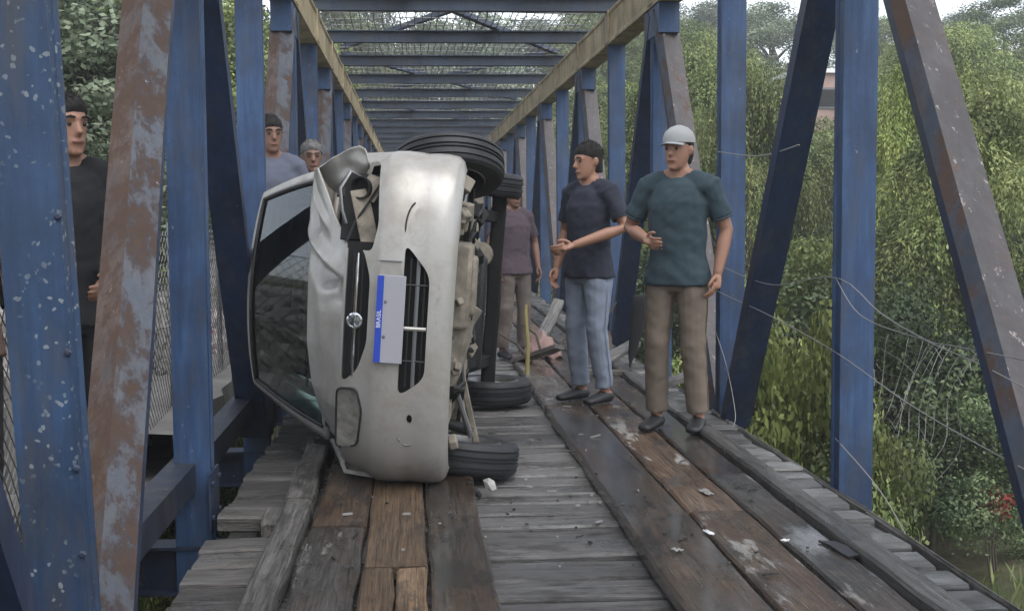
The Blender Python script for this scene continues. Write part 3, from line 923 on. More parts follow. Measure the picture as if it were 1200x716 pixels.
# engine bay darkness, wheel housings
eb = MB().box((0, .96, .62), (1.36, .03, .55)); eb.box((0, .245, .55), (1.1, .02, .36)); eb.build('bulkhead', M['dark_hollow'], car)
MB().box((.1, .55, .66), (.5, .4, .2)).build('engine_cover', M['black_plastic'], car, bevel=.03)
MB().box((-.42, .5, .66), (.26, .2, .2)).build('battery', M['black_plastic'], car, bevel=.01)
for sx in (-1, 1):
    arch = [(.30 * math.cos(a), .30 * math.sin(a)) for a in np.linspace(math.pi * 1.05, -math.pi * .05, 18)]
    for wy in (.72, 3.16):
        P = [[(sx * x, wy + .345 * math.cos(a), .30 + .345 * math.sin(a)) for x in (.48, .60, .78)] for a in np.linspace(math.pi, 0, 16)]
        MB().grid(P).build('wheel_housing', M['dark_hollow'], car, 30, solid=.008)
        P = [[(sx * .48, wy + r * math.cos(a), .30 + r * math.sin(a)) for r in (.02, .345)] for a in np.linspace(math.pi, 0, 16)]
        MB().grid(P).build('wheel_housing', M['dark_hollow'], car, 30, solid=.006)
# crushed upper front wing
zs = [.735, .765, .80, .84, .88, .92, .97, 1.02]
xt = [.735, .80, .818, .808, .79, .765, .735, .70]
xb = [.67, .61, .58, .565, .56, .575, .61, .665]
zf = np.linspace(zs[0], zs[-1], 30); xt = np.interp(zf, zs, xt); xb = np.interp(zf, zs, xb); zs = zf
P = []
for i, z in enumerate(zs):
    row = []
    for t in np.linspace(0, 1, 24):
        x = xb[i] * (1 - t) + xt[i] * t
        yy = .44 + .75 * max(0, z - .76) + .10 * (1 - t) + (.06 * noise.noise((x * 11, z * 11, .5)))
        row.append((x, yy, z + .012 * noise.noise((x * 14, z * 7, 4.5))))
    P.append(row)
wg = MB().grid(P).build('front_wing', M['silver'], car, 30, solid=.006)
wg['label'] = 'crumpled upper front wing standing up'
MB().tube([(.60, .50, .735), (.58, .44, .775), (.565, .46, .83), (.57, .5, .89)], .011, 6).build('torn_seal', M['black_plastic'], car)

# greenhouse
def side_pt(sgn, u, t):
    yb, yt = .98 + 2.56 * u, 1.70 + 1.62 * u
    bow = .02 * math.sin(math.pi * t)
    xw = .735 + (.565 - .735) * t + bow
    xw *= (1 - .10 * max(0, u - .6) / .4)
    z = .945 + (1.49 - .945) * t + .03 * t * math.sin(math.pi * u)
    return Vector((sgn * xw, yb + (yt - yb) * t, z))
UB = [0, .08, .20, .33, .455, .505, .62, .75, .845, .92, 1.0]
TB = [0, .025] + list(np.linspace(.05, .94, 9)) + [.97, 1]
winc = {(i, j) for i in (1, 2, 3, 5, 6, 7) for j in range(2, 9)}
for sgn in (1, -1):
    fr = MB(); gl = [MB(), MB()]
    V = [[side_pt(sgn, u, t) for t in TB] for u in UB]
    for i in range(len(UB) - 1):
        for j in range(len(TB) - 1):
            q = [V[i][j], V[i + 1][j], V[i + 1][j + 1], V[i][j + 1]]
            if (i, j) in winc: gl[0 if i < 5 else 1].add(q, [(0, 1, 2, 3)])
            else: fr.add(q, [(0, 1, 2, 3)])
    fo = fr.build('window_pillars', M['silver'], car, 50, solid=.03, weld=True)
    for g_ in gl: g_.build('side_window', M['glass'], fo, 60, weld=True)
# roof
P = []
SS = [0, .02] + list(np.linspace(.045, .955, 17)) + [.98, 1]
for u in UB:
    a, b = side_pt(-1, u, 1), side_pt(1, u, 1)
    P.append([a.lerp(b, s) + Vector((0, -.09 * math.sin(math.pi * s) * (1 - u) + .05 * math.sin(math.pi * s) * u, .05 * math.sin(math.pi * s) ** .7)) for s in SS])
MB().grid(P).build('roof', M['silver'], car, 50, solid=.03)
# windscreen and rear window with their frames
def screen(u, name, lo):
    fr = MB(); g = MB()
    S = np.array([0, .02] + list(np.linspace(.045, .955, 17)) + [.98, 1]); T = [0, .025] + list(np.linspace(.05, .94, 9)) + [.97, 1]
    dirn = -1 if u == 0 else 1
    V = []
    for s in S:
        col = []
        for t in T:
            p = side_pt(-1, u, t).lerp(side_pt(1, u, t), s)
            col.append(p + Vector((0, dirn * (.16 * (1 - t) + .09 * t) * math.sin(math.pi * s), .05 * t * math.sin(math.pi * s) ** .7 + .02 * (1 - t) * math.sin(math.pi * s))))
        V.append(col)
    nS, nT = len(S), len(T)
    for i in range(nS - 1):
        for j in range(nT - 1):
            q = [V[i][j], V[i + 1][j], V[i + 1][j + 1], V[i][j + 1]]
            (g if 1 < i < nS - 3 and 1 < j < nT - 3 else fr).add(q, [(0, 1, 2, 3)])
    f = fr.build(name + '_frame', M['silver'], car, 50, solid=.03, weld=True)
    g.build(name, M['glass'], f, 60, weld=True)
    edge = [V[2][j] for j in range(2, nT - 2)] + [V[i][nT - 3] for i in range(3, nS - 2)] + [V[nS - 3][j] for j in range(nT - 4, 1, -1)]
    MB().tube([p + Vector((0, dirn * .012, 0)) for p in edge], .011, 6).build(name + '_seal', M['black_plastic'], f)
    return f
wf = screen(0, 'windscreen', 0)
screen(1, 'rear_window', 0)
MB().tube([(.10, .95, .99), (.02, 1.02, 1.05), (-.22, 1.10, 1.10), (-.48, 1.13, 1.09)], .009, 6).build('wiper', M['black_plastic'], wf)
MB().tube([(.55, .99, .98), (.42, 1.08, 1.06), (.15, 1.15, 1.13)], .009, 6).build('wiper', M['black_plastic'], wf)
MB().box((0, 1.66, 1.32), (.20, .025, .06)).tube([(0, 1.66, 1.34), (0, 1.70, 1.42)], .01, 6).build('rear_view_mirror', M['black_plastic'], car, bevel=.008)
# cowl, dashboard, seats, steering wheel
MB().prism((-.66, 1.0, .93), (.66, 1.0, .93), [(-.07, -.03), (.07, -.03), (.05, .03), (-.05, .03)]).build('cowl', M['black_plastic'], car, bevel=.01)
MB().box((0, 1.28, .80), (1.3, .40, .24)).box((0, 1.35, .60), (1.25, .2, .3)).build('dashboard', M['black_plastic'], car, bevel=.05)
sw = MB().tube([(.34 + .18 * math.cos(a), 1.56 - .03 * math.sin(a), .86 + .17 * math.sin(a)) for a in np.linspace(0, 2 * math.pi, 25)], .014, 6)
sw.box((.34, 1.56, .86), (.30, .03, .05)).build('steering_wheel', M['black_plastic'], car)
for sx in (-.36, .36):
    s = MB().box((sx, 1.95, .52), (.50, .52, .14)).box((sx, 2.28, .80), (.48, .14, .56), (R(-14), 0, 0))
    so = s.build('seat', M['seat'], car, bevel=.04)
    MB().box((sx, 2.36, 1.16), (.24, .09, .17), (R(-10), 0, 0)).build('headrest', M['seat'], so, bevel=.03)
rb_ = MB().box((0, 2.95, .52), (1.24, .48, .14)).box((0, 3.22, .76), (1.22, .12, .5), (R(-12), 0, 0)).build('rear_seat', M['seat'], car, bevel=.04)
# tail
tp = [(-x, y) for x, y in [(.66, 3.66), (.5, 3.72), (.25, 3.75)]] + [(0, 3.76), (.25, 3.75), (.5, 3.72), (.66, 3.66)]
P = [[(x * s, y + dy, z) for x, y in tp] for z, s, dy in ((.32, 1.0, .0), (.42, 1.08, .05), (.58, 1.08, .06), (.60, 1.06, .0), (.78, 1.05, .0), (.95, 1.0, -.12))]
MB().grid(P).build('tailgate', M['silver'], car, 30, solid=.02)
for sx in (-1, 1):
    MB().box((sx * .66, 3.665, .78), (.13, .06, .26), (0, 0, sx * R(-20))).build('tail_light', M['red_lens'], car, bevel=.01)
mr = MB().rings([[(.80 + r * .3 + dx, 1.22 + dy_, .98 + r * math.cos(a) * .8 + .0) for a, r_ in [(0, 1)]] * 1 for r, dx, dy_ in ()]) if False else None
mm_ = MB().box((-.86, 1.16, .985), (.17, .09, .12), (0, 0, R(-12))); mm_.tube([(-.74, 1.16, .96), (-.80, 1.16, .965)], .02, 6)
mm_.build('wing_mirror', M['black_plastic'], car, bevel=.025)
# wheels
tprof = [(.176, -.070), (.200, -.080), (.238, -.084), (.262, -.078), (.276, -.064), (.281, -.050), (.272, -.047), (.272, -.041), (.282, -.038), (.283, -.016), (.273, -.013), (.273, -.005), (.283, -.002)]
tprof = tprof + [(r, -h) for r, h in reversed(tprof)]
rprof = [(.178, .078), (.186, .070), (.178, .062), (.170, .02), (.172, -.05), (.186, -.072), (.178, -.078), (.166, -.05), (.160, .0), (.150, .035), (.10, .045), (.05, .055), (.02, .058), (.001, .058)]
def wheel(sx, y, z, x, steer=0, camber=0, label=None):
    ax = Matrix.Translation((x, y, z)) @ Matrix.Rotation(R(steer), 4, 'Z') @ Matrix.Rotation(R(camber), 4, 'Y') @ Matrix.Rotation(R(90) * sx, 4, 'Y')
    w = MB().lathe([(.06, -.055), (.07, -.02), (.07, .02), (.05, .045)], ax, 16).build('wheel', M['cast'], car, 30)
    if label: w['label'] = label
    MB().lathe(tprof, ax, 56, close=False).build('tyre', M['rubber'], w, 25)
    MB().lathe(rprof, ax, 40, close=False).build('rim', M['steel'], w, 30)
    hb = MB()
    for i in range(9):
        a = i * 2 * math.pi / 9
        hb.add([ax @ Vector(q) for q in [(.06 * math.cos(a - .1), .06 * math.sin(a - .1), .060), (.06 * math.cos(a + .1), .06 * math.sin(a + .1), .060), (.155 * math.cos(a + .09), .155 * math.sin(a + .09), .05), (.155 * math.cos(a - .09), .155 * math.sin(a - .09), .05)]], [(0, 1, 2, 3)])
    hb.build('hub_cap', M['steel'], w, 30, solid=.006)
wheel(1, .74, .365, .745, 22, -5, 'raised front wheel twisted on its strut')
wheel(-1, .72, .20, -.715, 5, 3, 'lower front wheel lying flat on the deck')
wheel(1, 3.16, .25, .73, 0, 3)
wheel(-1, 3.16, .10, -.715, 0, -3)

# ------------------------------------------------------------------ plants
def leaf_mesh(name, cen, d, nrm, L, W, mat, tint=None):
    """each leaf one folded four-sided blade; arrays (n,3),(n,3),(n,3),(n),(n)"""
    cen, d, nrm = (np.asarray(a, float) for a in (cen, d, nrm))
    d /= np.linalg.norm(d, axis=1, keepdims=True) + 1e-9
    sd = np.cross(d, nrm); sd /= np.linalg.norm(sd, axis=1, keepdims=True) + 1e-9
    L, W = np.asarray(L)[:, None], np.asarray(W)[:, None]
    n = len(cen)
    v = np.empty((n, 4, 3))
    v[:, 0] = cen - d * L * .5
    v[:, 1] = cen + sd * W * .5 - d * L * .06
    v[:, 2] = cen + d * L * .5
    v[:, 3] = cen - sd * W * .5 - d * L * .06
    me = bpy.data.meshes.new(name)
    me.vertices.add(n * 4); me.vertices.foreach_set('co', v.reshape(-1).astype(np.float32))
    me.loops.add(n * 4); me.loops.foreach_set('vertex_index', np.arange(n * 4, dtype=np.int32))
    me.polygons.add(n); me.polygons.foreach_set('loop_start', np.arange(0, n * 4, 4, dtype=np.int32))
    me.materials.append(mat)
    me.update(calc_edges=True)
    at_ = me.attributes.new('tint', 'FLOAT', 'FACE')
    at_.data.foreach_set('value', np.asarray(tint if tint is not None else np.ones(n), np.float32))
    return me

def unit(n):
    a = RNG.normal(size=(n, 3)); return a / np.linalg.norm(a, axis=1, keepdims=True)

def willow_crown(name, rx, h, strands, mat, leaf=.15, droop=1.0):
    """strands hang from a lumpy crown; origin at the trunk foot, crown top at h"""
    cs, ds, ns, Ls, Ws, ts = [], [], [], [], [], []
    lumps = []
    nl = int(24 + rx * 9)
    for i in range(nl):
        a = RNG.uniform(0, 2 * math.pi)
        f = (i + .5) / nl                      # from the top down
        r = rx * (f ** .55) * RNG.uniform(.75, 1.0)
        zt = h * (1.0 - .72 * f ** 1.25) + RNG.uniform(-.05, .05) * h
        lumps.append((r * math.cos(a), r * math.sin(a), zt, rx * RNG.uniform(.20, .36)))
    per = strands // nl
    for lx, ly, lz, lr in lumps:
        lt = RNG.uniform(.55, 1.35)
        for _ in range(per):
            st_t = lt * RNG.uniform(.85, 1.15)
            a = RNG.uniform(0, 2 * math.pi); rr = lr * RNG.uniform(0, 1) ** .5
            dome = .75 * lr * (1 - (rr / lr) ** 2)
            p = np.array([lx + rr * .75 * math.cos(a), ly + rr * .75 * math.sin(a), lz - .75 * lr + dome])
            length = RNG.uniform(.6, 1.25) * lr * 1.25 * droop
            m = max(4, int(length / (leaf * .5)))
            out = np.array([math.cos(a), math.sin(a), 0]) * (rr / lr) * RNG.uniform(.5, 1.0)
            t = (np.arange(m) / m)[:, None]
            pts = p + out * (t * (1 - .4 * t)) * length * .8 + np.array([0, 0, -1.0]) * (t ** 1.5) * length
            jit = RNG.normal(size=(m, 3)) * leaf * .42
            dv = np.array([0, 0, -1.0]) * (.35 + t) + out * (1.2 - t) + RNG.normal(size=(m, 3)) * .38
            cs.append(pts + jit); ds.append(dv)
            ns.append(unit(m) * .55 + np.array([math.cos(a) * rr / lr, math.sin(a) * rr / lr, .75]) * (1 - .4 * t))
            Ls.append(RNG.uniform(.7, 1.25, m) * leaf); Ws.append(RNG.uniform(.8, 1.2, m) * leaf * .32); ts.append(np.full(m, st_t))
    return leaf_mesh(name, np.vstack(cs), np.vstack(ds), np.vstack(ns), np.hstack(Ls), np.hstack(Ws), mat, np.hstack(ts))

def bush_crown(name, rx, h, z0, leaves, mat, leaf=.09, aspect=.55, clumps=44):
    cs, ds, ns, Ls, Ws, ts = [], [], [], [], [], []
    per = leaves // clumps
    for i in range(clumps):
        u = unit(1)[0]; u[2] = abs(u[2]) * 1.0 - .35
        rr = RNG.uniform(.35, 1.0) ** .5
        c = np.array([u[0] * rx * rr * .8, u[1] * rx * rr * .8, z0 + (h - z0) * (.42 + .75 * u[2] * rr)])
        cr = rx * RNG.uniform(.17, .36)
        q = unit(per) * (RNG.uniform(.15, 1, per) ** .5)[:, None] * cr * np.array([1, 1, .85])
        n = q / (np.linalg.norm(q, axis=1, keepdims=True) + 1e-6) + RNG.normal(size=(per, 3)) * .4
        dv = np.cross(n, unit(per)) + np.array([0, 0, -.35])
        cs.append(c + q); ds.append(dv); ns.append(n)
        Ls.append(RNG.uniform(.6, 1.3, per) * leaf); Ws.append(RNG.uniform(.7, 1.2, per) * leaf * aspect); ts.append(np.full(per, RNG.uniform(.4, 1.5)))
    return leaf_mesh(name, np.vstack(cs), np.vstack(ds), np.vstack(ns), np.hstack(Ls), np.hstack(Ws), mat, np.hstack(ts))

def trunk_mesh(name, h, r, spread, limbs=6, z0=0):
    mb = MB()
    path = [(0, 0, -.5), (.02, .01, h * .12), (r * .6 * random.uniform(-1, 1), .05, h * .35), (r * random.uniform(-1.5, 1.5), -.05, h * .6), (.05, .02, h * .86)]
    mb.tube(path, [r * 1.25, r, r * .8, r * .55, r * .15], 8)
    for i in range(limbs):
        a = 2 * math.pi * i / limbs + random.uniform(-.4, .4)
        z = h * random.uniform(.22, .6); s = spread * random.uniform(.5, .9)
        mb.tube([(0, 0, z), (s * .4 * math.cos(a), s * .4 * math.sin(a), z + h * .14), (s * math.cos(a), s * math.sin(a), z + h * random.uniform(.2, .34))], [r * .5, r * .3, r * .06], 6)
    return mb.mesh(name, M['bark'], 60)

willow_v, bush_v = [], []
for i, (rx, h, st, mt) in enumerate([(2.7, 7.5, 3400, 'leaf_willow'), (2.3, 6.5, 3000, 'leaf_light'), (3.1, 8.5, 3800, 'leaf_mid')]):
    willow_v.append((willow_crown('crown', rx, h, st, M[mt], .105), trunk_mesh('trunk', h * .82, .17, rx * .7, 7), h, rx))
for i, (rx, h, n, mt, lf) in enumerate([(1.25, 2.3, 22000, 'leaf_dark', .055), (1.15, 2.6, 20000, 'leaf_mid', .055), (1.0, 2.0, 17000, 'leaf_light', .055), (1.7, 3.2, 26000, 'leaf_dark', .065)]):
    bush_v.append((bush_crown('foliage', rx, h, .1, n, M[mt], lf), trunk_mesh('stem', h * .75, .045, rx * .6, 8), h, rx))
tall_v = []
for i, (rx, h, n, mt) in enumerate([(3.0, 9.0, 30000, 'leaf_mid'), (2.7, 8.0, 26000, 'leaf_hazed'), (3.3, 10.0, 30000, 'leaf_dark')]):
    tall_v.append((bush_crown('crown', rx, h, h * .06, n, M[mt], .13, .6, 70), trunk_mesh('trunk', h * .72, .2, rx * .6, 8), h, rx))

def plant(nm, kind, x, y, label, group=None, s=1.0, top=None, cat=None, sink=.1, wide=1.0):
    src = {'w': willow_v, 'b': bush_v, 't': tall_v}[kind[0]][int(kind[1])]
    z = zg(x, y) - sink
    sz = s if top is None else (top - z) / src[2]
    o = empty(nm, (x, y, z), (0, 0, random.uniform(0, 6.28)))
    o.scale = (s * wide, s * wide, sz)
    tag(o, label, cat or nm.split('_')[-1], group)
    link(bpy.data.objects.new('crown' if kind[0] != 'b' else 'foliage', src[0]), o)
    link(bpy.data.objects.new('trunk' if kind[0] != 'b' else 'stem', src[1]), o)
    return o

GW = 'weeping willows on the right bank'
# (px, Y, top py) read off as directions from the camera, then planted at their own distance
def at(px, py, y):
    """point at distance y along the bridge seen in direction (px,py) of the 1200 px photograph"""
    d = cam.matrix_world.to_3x3() @ Vector(((px - 600) / 1500, (358 - py) / 1500, -1))
    t = y / d.y
    return cam.matrix_world.translation + d * t
WIL = [
    (1092, 62, 19, 'w1', .72, 'pale willow with long hanging strands right behind the near blue post'),
    (876, 70, 21, 'w0', .62, 'weeping willow just right of the second right post'),
    (1180, 90, 16, 'w0', .8, 'weeping willow behind the rusty leaning beam at the right edge'),
    (820, 55, 25, 'w2', .95, 'broad willow behind the blue post beside the man in the cap'),
    (745, 100, 30, 'w1', .95, 'pale willow behind the two standing men'),
    (985, 146, 28, 'w2', 1.0, 'willow on the slope below the small pink house'),
    (1120, 35, 33, 'w2', 1.2, 'large willow on the upper slope at the far right'),
    (835, 40, 38, 'w0', 1.2, 'tall willow on the upper slope between the blue posts'),
    (690, 90, 42, 'w0', 1.2, 'distant willow past the far right end of the bridge'),
    (1085, 30, 44, 'w1', 1.2, 'pale distant willow high on the slope above the near post'),
    (790, 22, 48, 'w2', 1.4, 'distant willow topping the slope under the tan chord'),
    (640, 110, 52, 'w1', 1.3, 'faint pale willow where the bridge ends'),
]
for px, py, y, kd, s, lab in WIL:
    p = at(px, py, y)
    plant('willow_tree', kd, p.x, y, lab, GW, s, top=p.z)
BUSH = [
    (945, 285, 10.5, 'b2', 1.0, 'bright yellow-green bush between the leaning beam and the near right post'),
    (905, 350, 12.5, 'b2', .9, 'light bush low behind the leaning dark blue beam'),
    (1075, 325, 14.0, 'b0', 1.3, 'dark leafy bush just right of the near blue post'),
    (1150, 345, 16.5, 'b0', 1.35, 'dark bush under the sagging wire at the right edge'),
    (1010, 420, 9.6, 'b1', .8, 'low green bush against the foot of the near right post'),
    (1095, 430, 13.0, 'b3', .8, 'dark low bush tangled in loose wire netting'),
    (1225, 330, 18, 'b3', 1.2, 'dark bush cut off by the right edge of the view'),
    (855, 330, 15, 'b1', 1.2, 'mid green bush behind the second blue post on the right'),
    (1000, 300, 15.5, 'b3', 1.2, 'dark bush in the gap behind the near right post'),
    (930, 250, 17, 'b1', 1.3, 'olive bush at the foot of the willow between the beams'),
    (1120, 270, 18, 'b1', 1.4, 'mid green bush at the foot of the pale willow'),
    (800, 260, 20, 'b0', 1.5, 'dark bush between the cap wearer and the second post'),
    (730, 260, 23, 'b1', 1.5, 'mid green bush showing between the two men'),
    (1200, 230, 21, 'b0', 1.5, 'dark bush high behind the rusty beam on the right'),
    (1060, 215, 24, 'b0', 1.7, 'dark bush halfway up the slope behind the near post'),
    (880, 215, 26, 'b3', 1.5, 'dark bush halfway up the slope behind the leaning beam'),
    (960, 185, 31, 'b1', 1.7, 'olive bush just under the pink house wall'),
    (1040, 560, 9.0, 'b1', .6, 'scrubby green bush low beside the deck edge'),
    (880, 470, 10.5, 'b0', .8, 'dark scrub beneath the bright yellow-green bush'),
]
for px, py, y, kd, s, lab in BUSH:
    p = at(px, py, y)
    plant('bush', kd, p.x, y, lab, 'bushes on the right bank', s, top=p.z, sink=.05)
TALL = [
    (905, -8, 66, 't1', 1.3, 'grey-green tree on the skyline between the leaning beam and second post'),
    (1178, -14, 60, 't2', 1.2, 'dark rounded tree on the skyline at the right edge'),
    (1128, 8, 72, 't1', 1.2, 'low hazy tree on the skyline left of the dark rounded one'),
    (830, -10, 74, 't1', 1.3, 'hazy tree on the skyline above the second right post'),
    (1062, 4, 70, 't0', 1.2, 'skyline tree just right of the near blue post'),
    (990, -10, 84, 't1', 1.2, 'faint tree behind the pink house'),
    (760, -25, 80, 't1', 1.5, 'hazy skyline tree behind the tan chord joint'),
    (700, -20, 75, 't0', 1.5, 'distant tree beyond the right truss'),
    (620, 10, 82, 't1', 1.6, 'distant tree just right of the bridge exit'),
    (560, -12, 70, 't1', 1.6, 'far tree seen through the cross beams to the right'),
    (500, 2, 78, 't0', 1.6, 'far tree seen through the middle of the cross beams'),
    (440, -18, 72, 't1', 1.6, 'far tree seen through the cross beams to the left'),
    (390, -5, 66, 't0', 1.5, 'far tree behind the left tan chord'),
    (1230, 20, 48, 't0', 1.2, 'tree beyond the right edge of the view'),
]
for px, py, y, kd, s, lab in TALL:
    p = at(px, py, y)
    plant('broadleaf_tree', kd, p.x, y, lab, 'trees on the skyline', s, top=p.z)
LEFT = [
    (105, -60, 17, 't0', .85, 'leafy tree on the left bank above the dark haired man'),
    (40, -90, 14, 't1', .8, 'grey-green tree at the left edge behind the nearest post'),
    (215, -50, 22, 't0', .9, 'tree on the left bank behind the second post'),
    (262, -20, 28, 't0', 1.0, 'pale tree between the dark leaning beam and third left post'),
    (160, -20, 30, 't1', 1.1, 'hazier tree farther along the left bank'),
    (330, 10, 38, 't0', 1.2, 'distant tree behind the far left posts'),
    (280, 5, 48, 't1', 1.3, 'distant hazy tree past the third left post'),
]
for px, py, y, kd, s, lab in LEFT:
    p = at(px, py, y)
    plant('broadleaf_tree', kd, p.x, y, lab, 'trees on the left bank', s, top=p.z)
for px, py, y, kd, s, lab in [
    (196, 575, 8.3, 'b2', .45, 'small bright shrub in the gap under the left bottom chord'),
    (272, 470, 10.5, 'b1', .45, 'small green shrub behind the left bottom chord near the car roof'),
    (165, 640, 7.0, 'b1', .4, 'small shrub low under the rusty left diagonal'),
    (225, 560, 9.4, 'b0', .5, 'dark shrub below the second left post'),
    (95, 225, 13, 'b1', 1.2, 'mid green bush on the left bank behind the dark haired man'),
    (20, 250, 11, 'b3', .8, 'dark bush on the left bank at the frame edge'),
    (245, 215, 19, 'b1', 1.3, 'bush on the left bank behind the dark leaning beam')]:
    p = at(px, py, y)
    plant('shrub', kd, p.x, y, lab, 'shrubs on the left bank', s, top=p.z, sink=.05)
# rough grass and weeds on the right bank
cs = []
n = 26000
gx, gy = RNG.uniform(2.6, 13, n), RNG.uniform(5, 24, n)
keep = np.array([noise.noise((a * .5, b * .5, 7.7)) > (-.12 if a < 5.5 else .08) for a, b in zip(gx, gy)])
gx, gy = gx[keep], gy[keep]
gz = np.array([zg(a, b) for a, b in zip(gx, gy)])
L = RNG.uniform(.10, .34, len(gx))
dv = np.stack([RNG.normal(0, .4, len(gx)), RNG.normal(0, .4, len(gx)), np.ones(len(gx))], 1)
cen = np.stack([gx, gy, gz], 1) + dv * L[:, None] * .4
tag(link(bpy.data.objects.new('grass', leaf_mesh('grass', cen, dv, unit(len(gx)), L, L * .11, M['leaf_mid']))), 'rough grass and weeds on the right bank', 'grass', kind='stuff')
# creeping ground cover left below the bridge
n = 9000
gx, gy = RNG.uniform(-3.4, -1.2, n), RNG.uniform(4, 16, n)
gz = np.array([zg(a, b) for a, b in zip(gx, gy)]) + RNG.uniform(0, .22, n)
L = RNG.uniform(.04, .10, n)
tag(link(bpy.data.objects.new('ground_cover', leaf_mesh('ground_cover', np.stack([gx, gy, gz], 1), unit(n), unit(n) + np.array([0, 0, 1.2]), L, L * .6, M['leaf_mid']))), 'low green ground cover left below the bridge', 'ground cover', kind='stuff')
# small red-leaved plant on the bare soil at lower right
p = at(1164, 590, 12.4); gz0 = zg(p.x, 12.4)
rp = empty('red_plant', (p.x, 12.4, gz0)); tag(rp, 'small red-leaved plant on the bare soil at lower right', 'plant')
n = 260
q = unit(n) * RNG.uniform(.2, 1, n)[:, None] * np.array([.22, .22, .2]) + np.array([0, 0, max(.4, p.z - gz0)])
link(bpy.data.objects.new('foliage', leaf_mesh('foliage', q, unit(n), unit(n), RNG.uniform(.05, .11, n), RNG.uniform(.03, .05, n), M['leaf_red'])), rp)
sm = MB()
for i in range(4):
    sm.tube([(.02 * i, 0, -.1), (.03 * i - .05, .02, .3), (.07 * i - .1, .03, max(.45, p.z - gz0))], [.012, .009, .005], 5)
sm.build('stem', M['bark'], rp)

# ------------------------------------------------------------------ far house on the right slope
hp_ = at(984, 130, 50)
hs = empty('far_house', (hp_.x, 50, hp_.z - .9)); tag(hs, 'small pinkish house with a pale flat roof edge far up the slope', 'house')
wallm = simple('pink_plaster', (.42, .29, .24), .9, nscale=2, namt=.25)
MB().box((0, 0, 1.1), (4.2, 3.2, 2.2)).build('wall', wallm, hs)
MB().box((0, 0, 2.28), (4.5, 3.5, .16)).build('roof', M['white'], hs)
for x in (-1.1, 1.1):
    w_ = MB().box((x, -1.62, 1.25), (.9, .06, .8)).build('window', M['trim'], hs)
    MB().box((x, -1.655, 1.25), (.74, .03, .64)).build('pane', M['dark_hollow'], w_)
MB().box((0, -1.62, .95), (.8, .05, 1.9)).build('door', M['bark'], hs)

# ------------------------------------------------------------------ left bank: rubble embankment behind chain-link fence
def rock(mb, c, s, mi=0):
    bm = bmesh.new(); bmesh.ops.create_icosphere(bm, subdivisions=1, radius=1)
    sx, sy, sz = s * random.uniform(.7, 1.4), s * random.uniform(.7, 1.3), s * random.uniform(.5, .9)
    rot = Euler((random.uniform(0, 6), random.uniform(0, 6), random.uniform(0, 6))).to_matrix()
    off = random.uniform(0, 99)
    vs = []
    for v in bm.verts:
        k = 1 + .45 * noise.noise(v.co * 1.3 + Vector((off, 0, 0)))
        vs.append(rot @ Vector((v.co.x * sx * k, v.co.y * sy * k, v.co.z * sz * k)) + Vector(c))
    mb.add(vs, [tuple(v.index for v in f.verts) for f in bm.faces], mi)
    bm.free()
emb = MB()
P = []
for y in np.arange(2.5, 30, .7):
    P.append([(x, y, z + .07 * noise.noise((x * 3, y * 2, z * 3))) for x, z in ((-1.95, -1.6), (-1.98, -.35), (-2.1, .1), (-2.35, .55), (-2.8, .85), (-3.8, 1.05), (-6.5, 1.0), (-9, .2), (-10, -1.5))])
emb.grid(P)
eo = emb.build('stone_embankment', M['stone'], None, 20)
tag(eo, 'grey stone embankment beside the left truss', 'embankment')
rb2 = MB()
for i in range(1500):
    y = random.uniform(2.8, 22); t = random.random()
    x = -1.97 - 1.0 * t ** 1.4
    z = float(np.interp(-x, [1.95, 1.98, 2.1, 2.35, 2.8, 3.8], [-.4, -.35, .1, .55, .85, 1.05])) if x < -1.98 else random.uniform(-.35, .0)
    rock(rb2, (x + random.uniform(-.03, .03), y, z), random.uniform(.05, .13), random.choice((0, 0, 1)))
rbo = rb2.build('rubble', [M['stone'], M['stone2']], None, 15)
tag(rbo, 'loose grey rubble heaped on the left embankment', 'rubble', kind='stuff')
fence = empty('chain_link_fence', (-1.62, 0, 0)); tag(fence, 'chain link fence hung along the outside of the left truss', 'fence')
FZ0, FZ1, FY0, FY1 = .05, 1.25, 2.4, 15
cl = MB()
H = FZ1 - FZ0
stp = .085
n = int((FY1 - FY0 + H) / stp)
for i in range(n):
    y0 = FY0 - H + i * stp
    for sg in (0, 1):
        a, b = (y0, FZ0), (y0 + H, FZ1)
        if sg: a, b = (y0, FZ1), (y0 + H, FZ0)
        # clip to the fence length
        if b[0] < FY0 or a[0] > FY1: continue
        if a[0] < FY0: t = (FY0 - a[0]) / H; a = (FY0, a[1] + (b[1] - a[1]) * t)
        if b[0] > FY1: t = (FY1 - a[0]) / (b[0] - a[0]); b = (FY1, a[1] + (b[1] - a[1]) * t)
        xx = .012 if sg else -.012
        pts = []
        for q in (0, .25, .5, .75, 1):
            yy = a[0] + (b[0] - a[0]) * q; zz = a[1] + (b[1] - a[1]) * q
            pts.append((xx + .07 * noise.noise((yy * .6, zz * 1.1, 5)), yy, zz))
        cl.tube(pts, .0028, 3, cap=False)
tag(cl.build('wire_mesh', M['galv'], fence, 0), kind='stuff')
for i in range(7):
    y = FY0 + i * 2.1
    MB().tube([(0, y, -1.9), (0, y, FZ1 + .06)], .022, 8).build('fence_post', M['steel'], fence)
for z in (FZ0, .65, FZ1):
    MB().tube([(.0, y, z + .03 * math.sin(y * 2)) for y in np.linspace(FY0, FY1, 30)], .004, 4).build('fence_wire', M['wire'], fence)
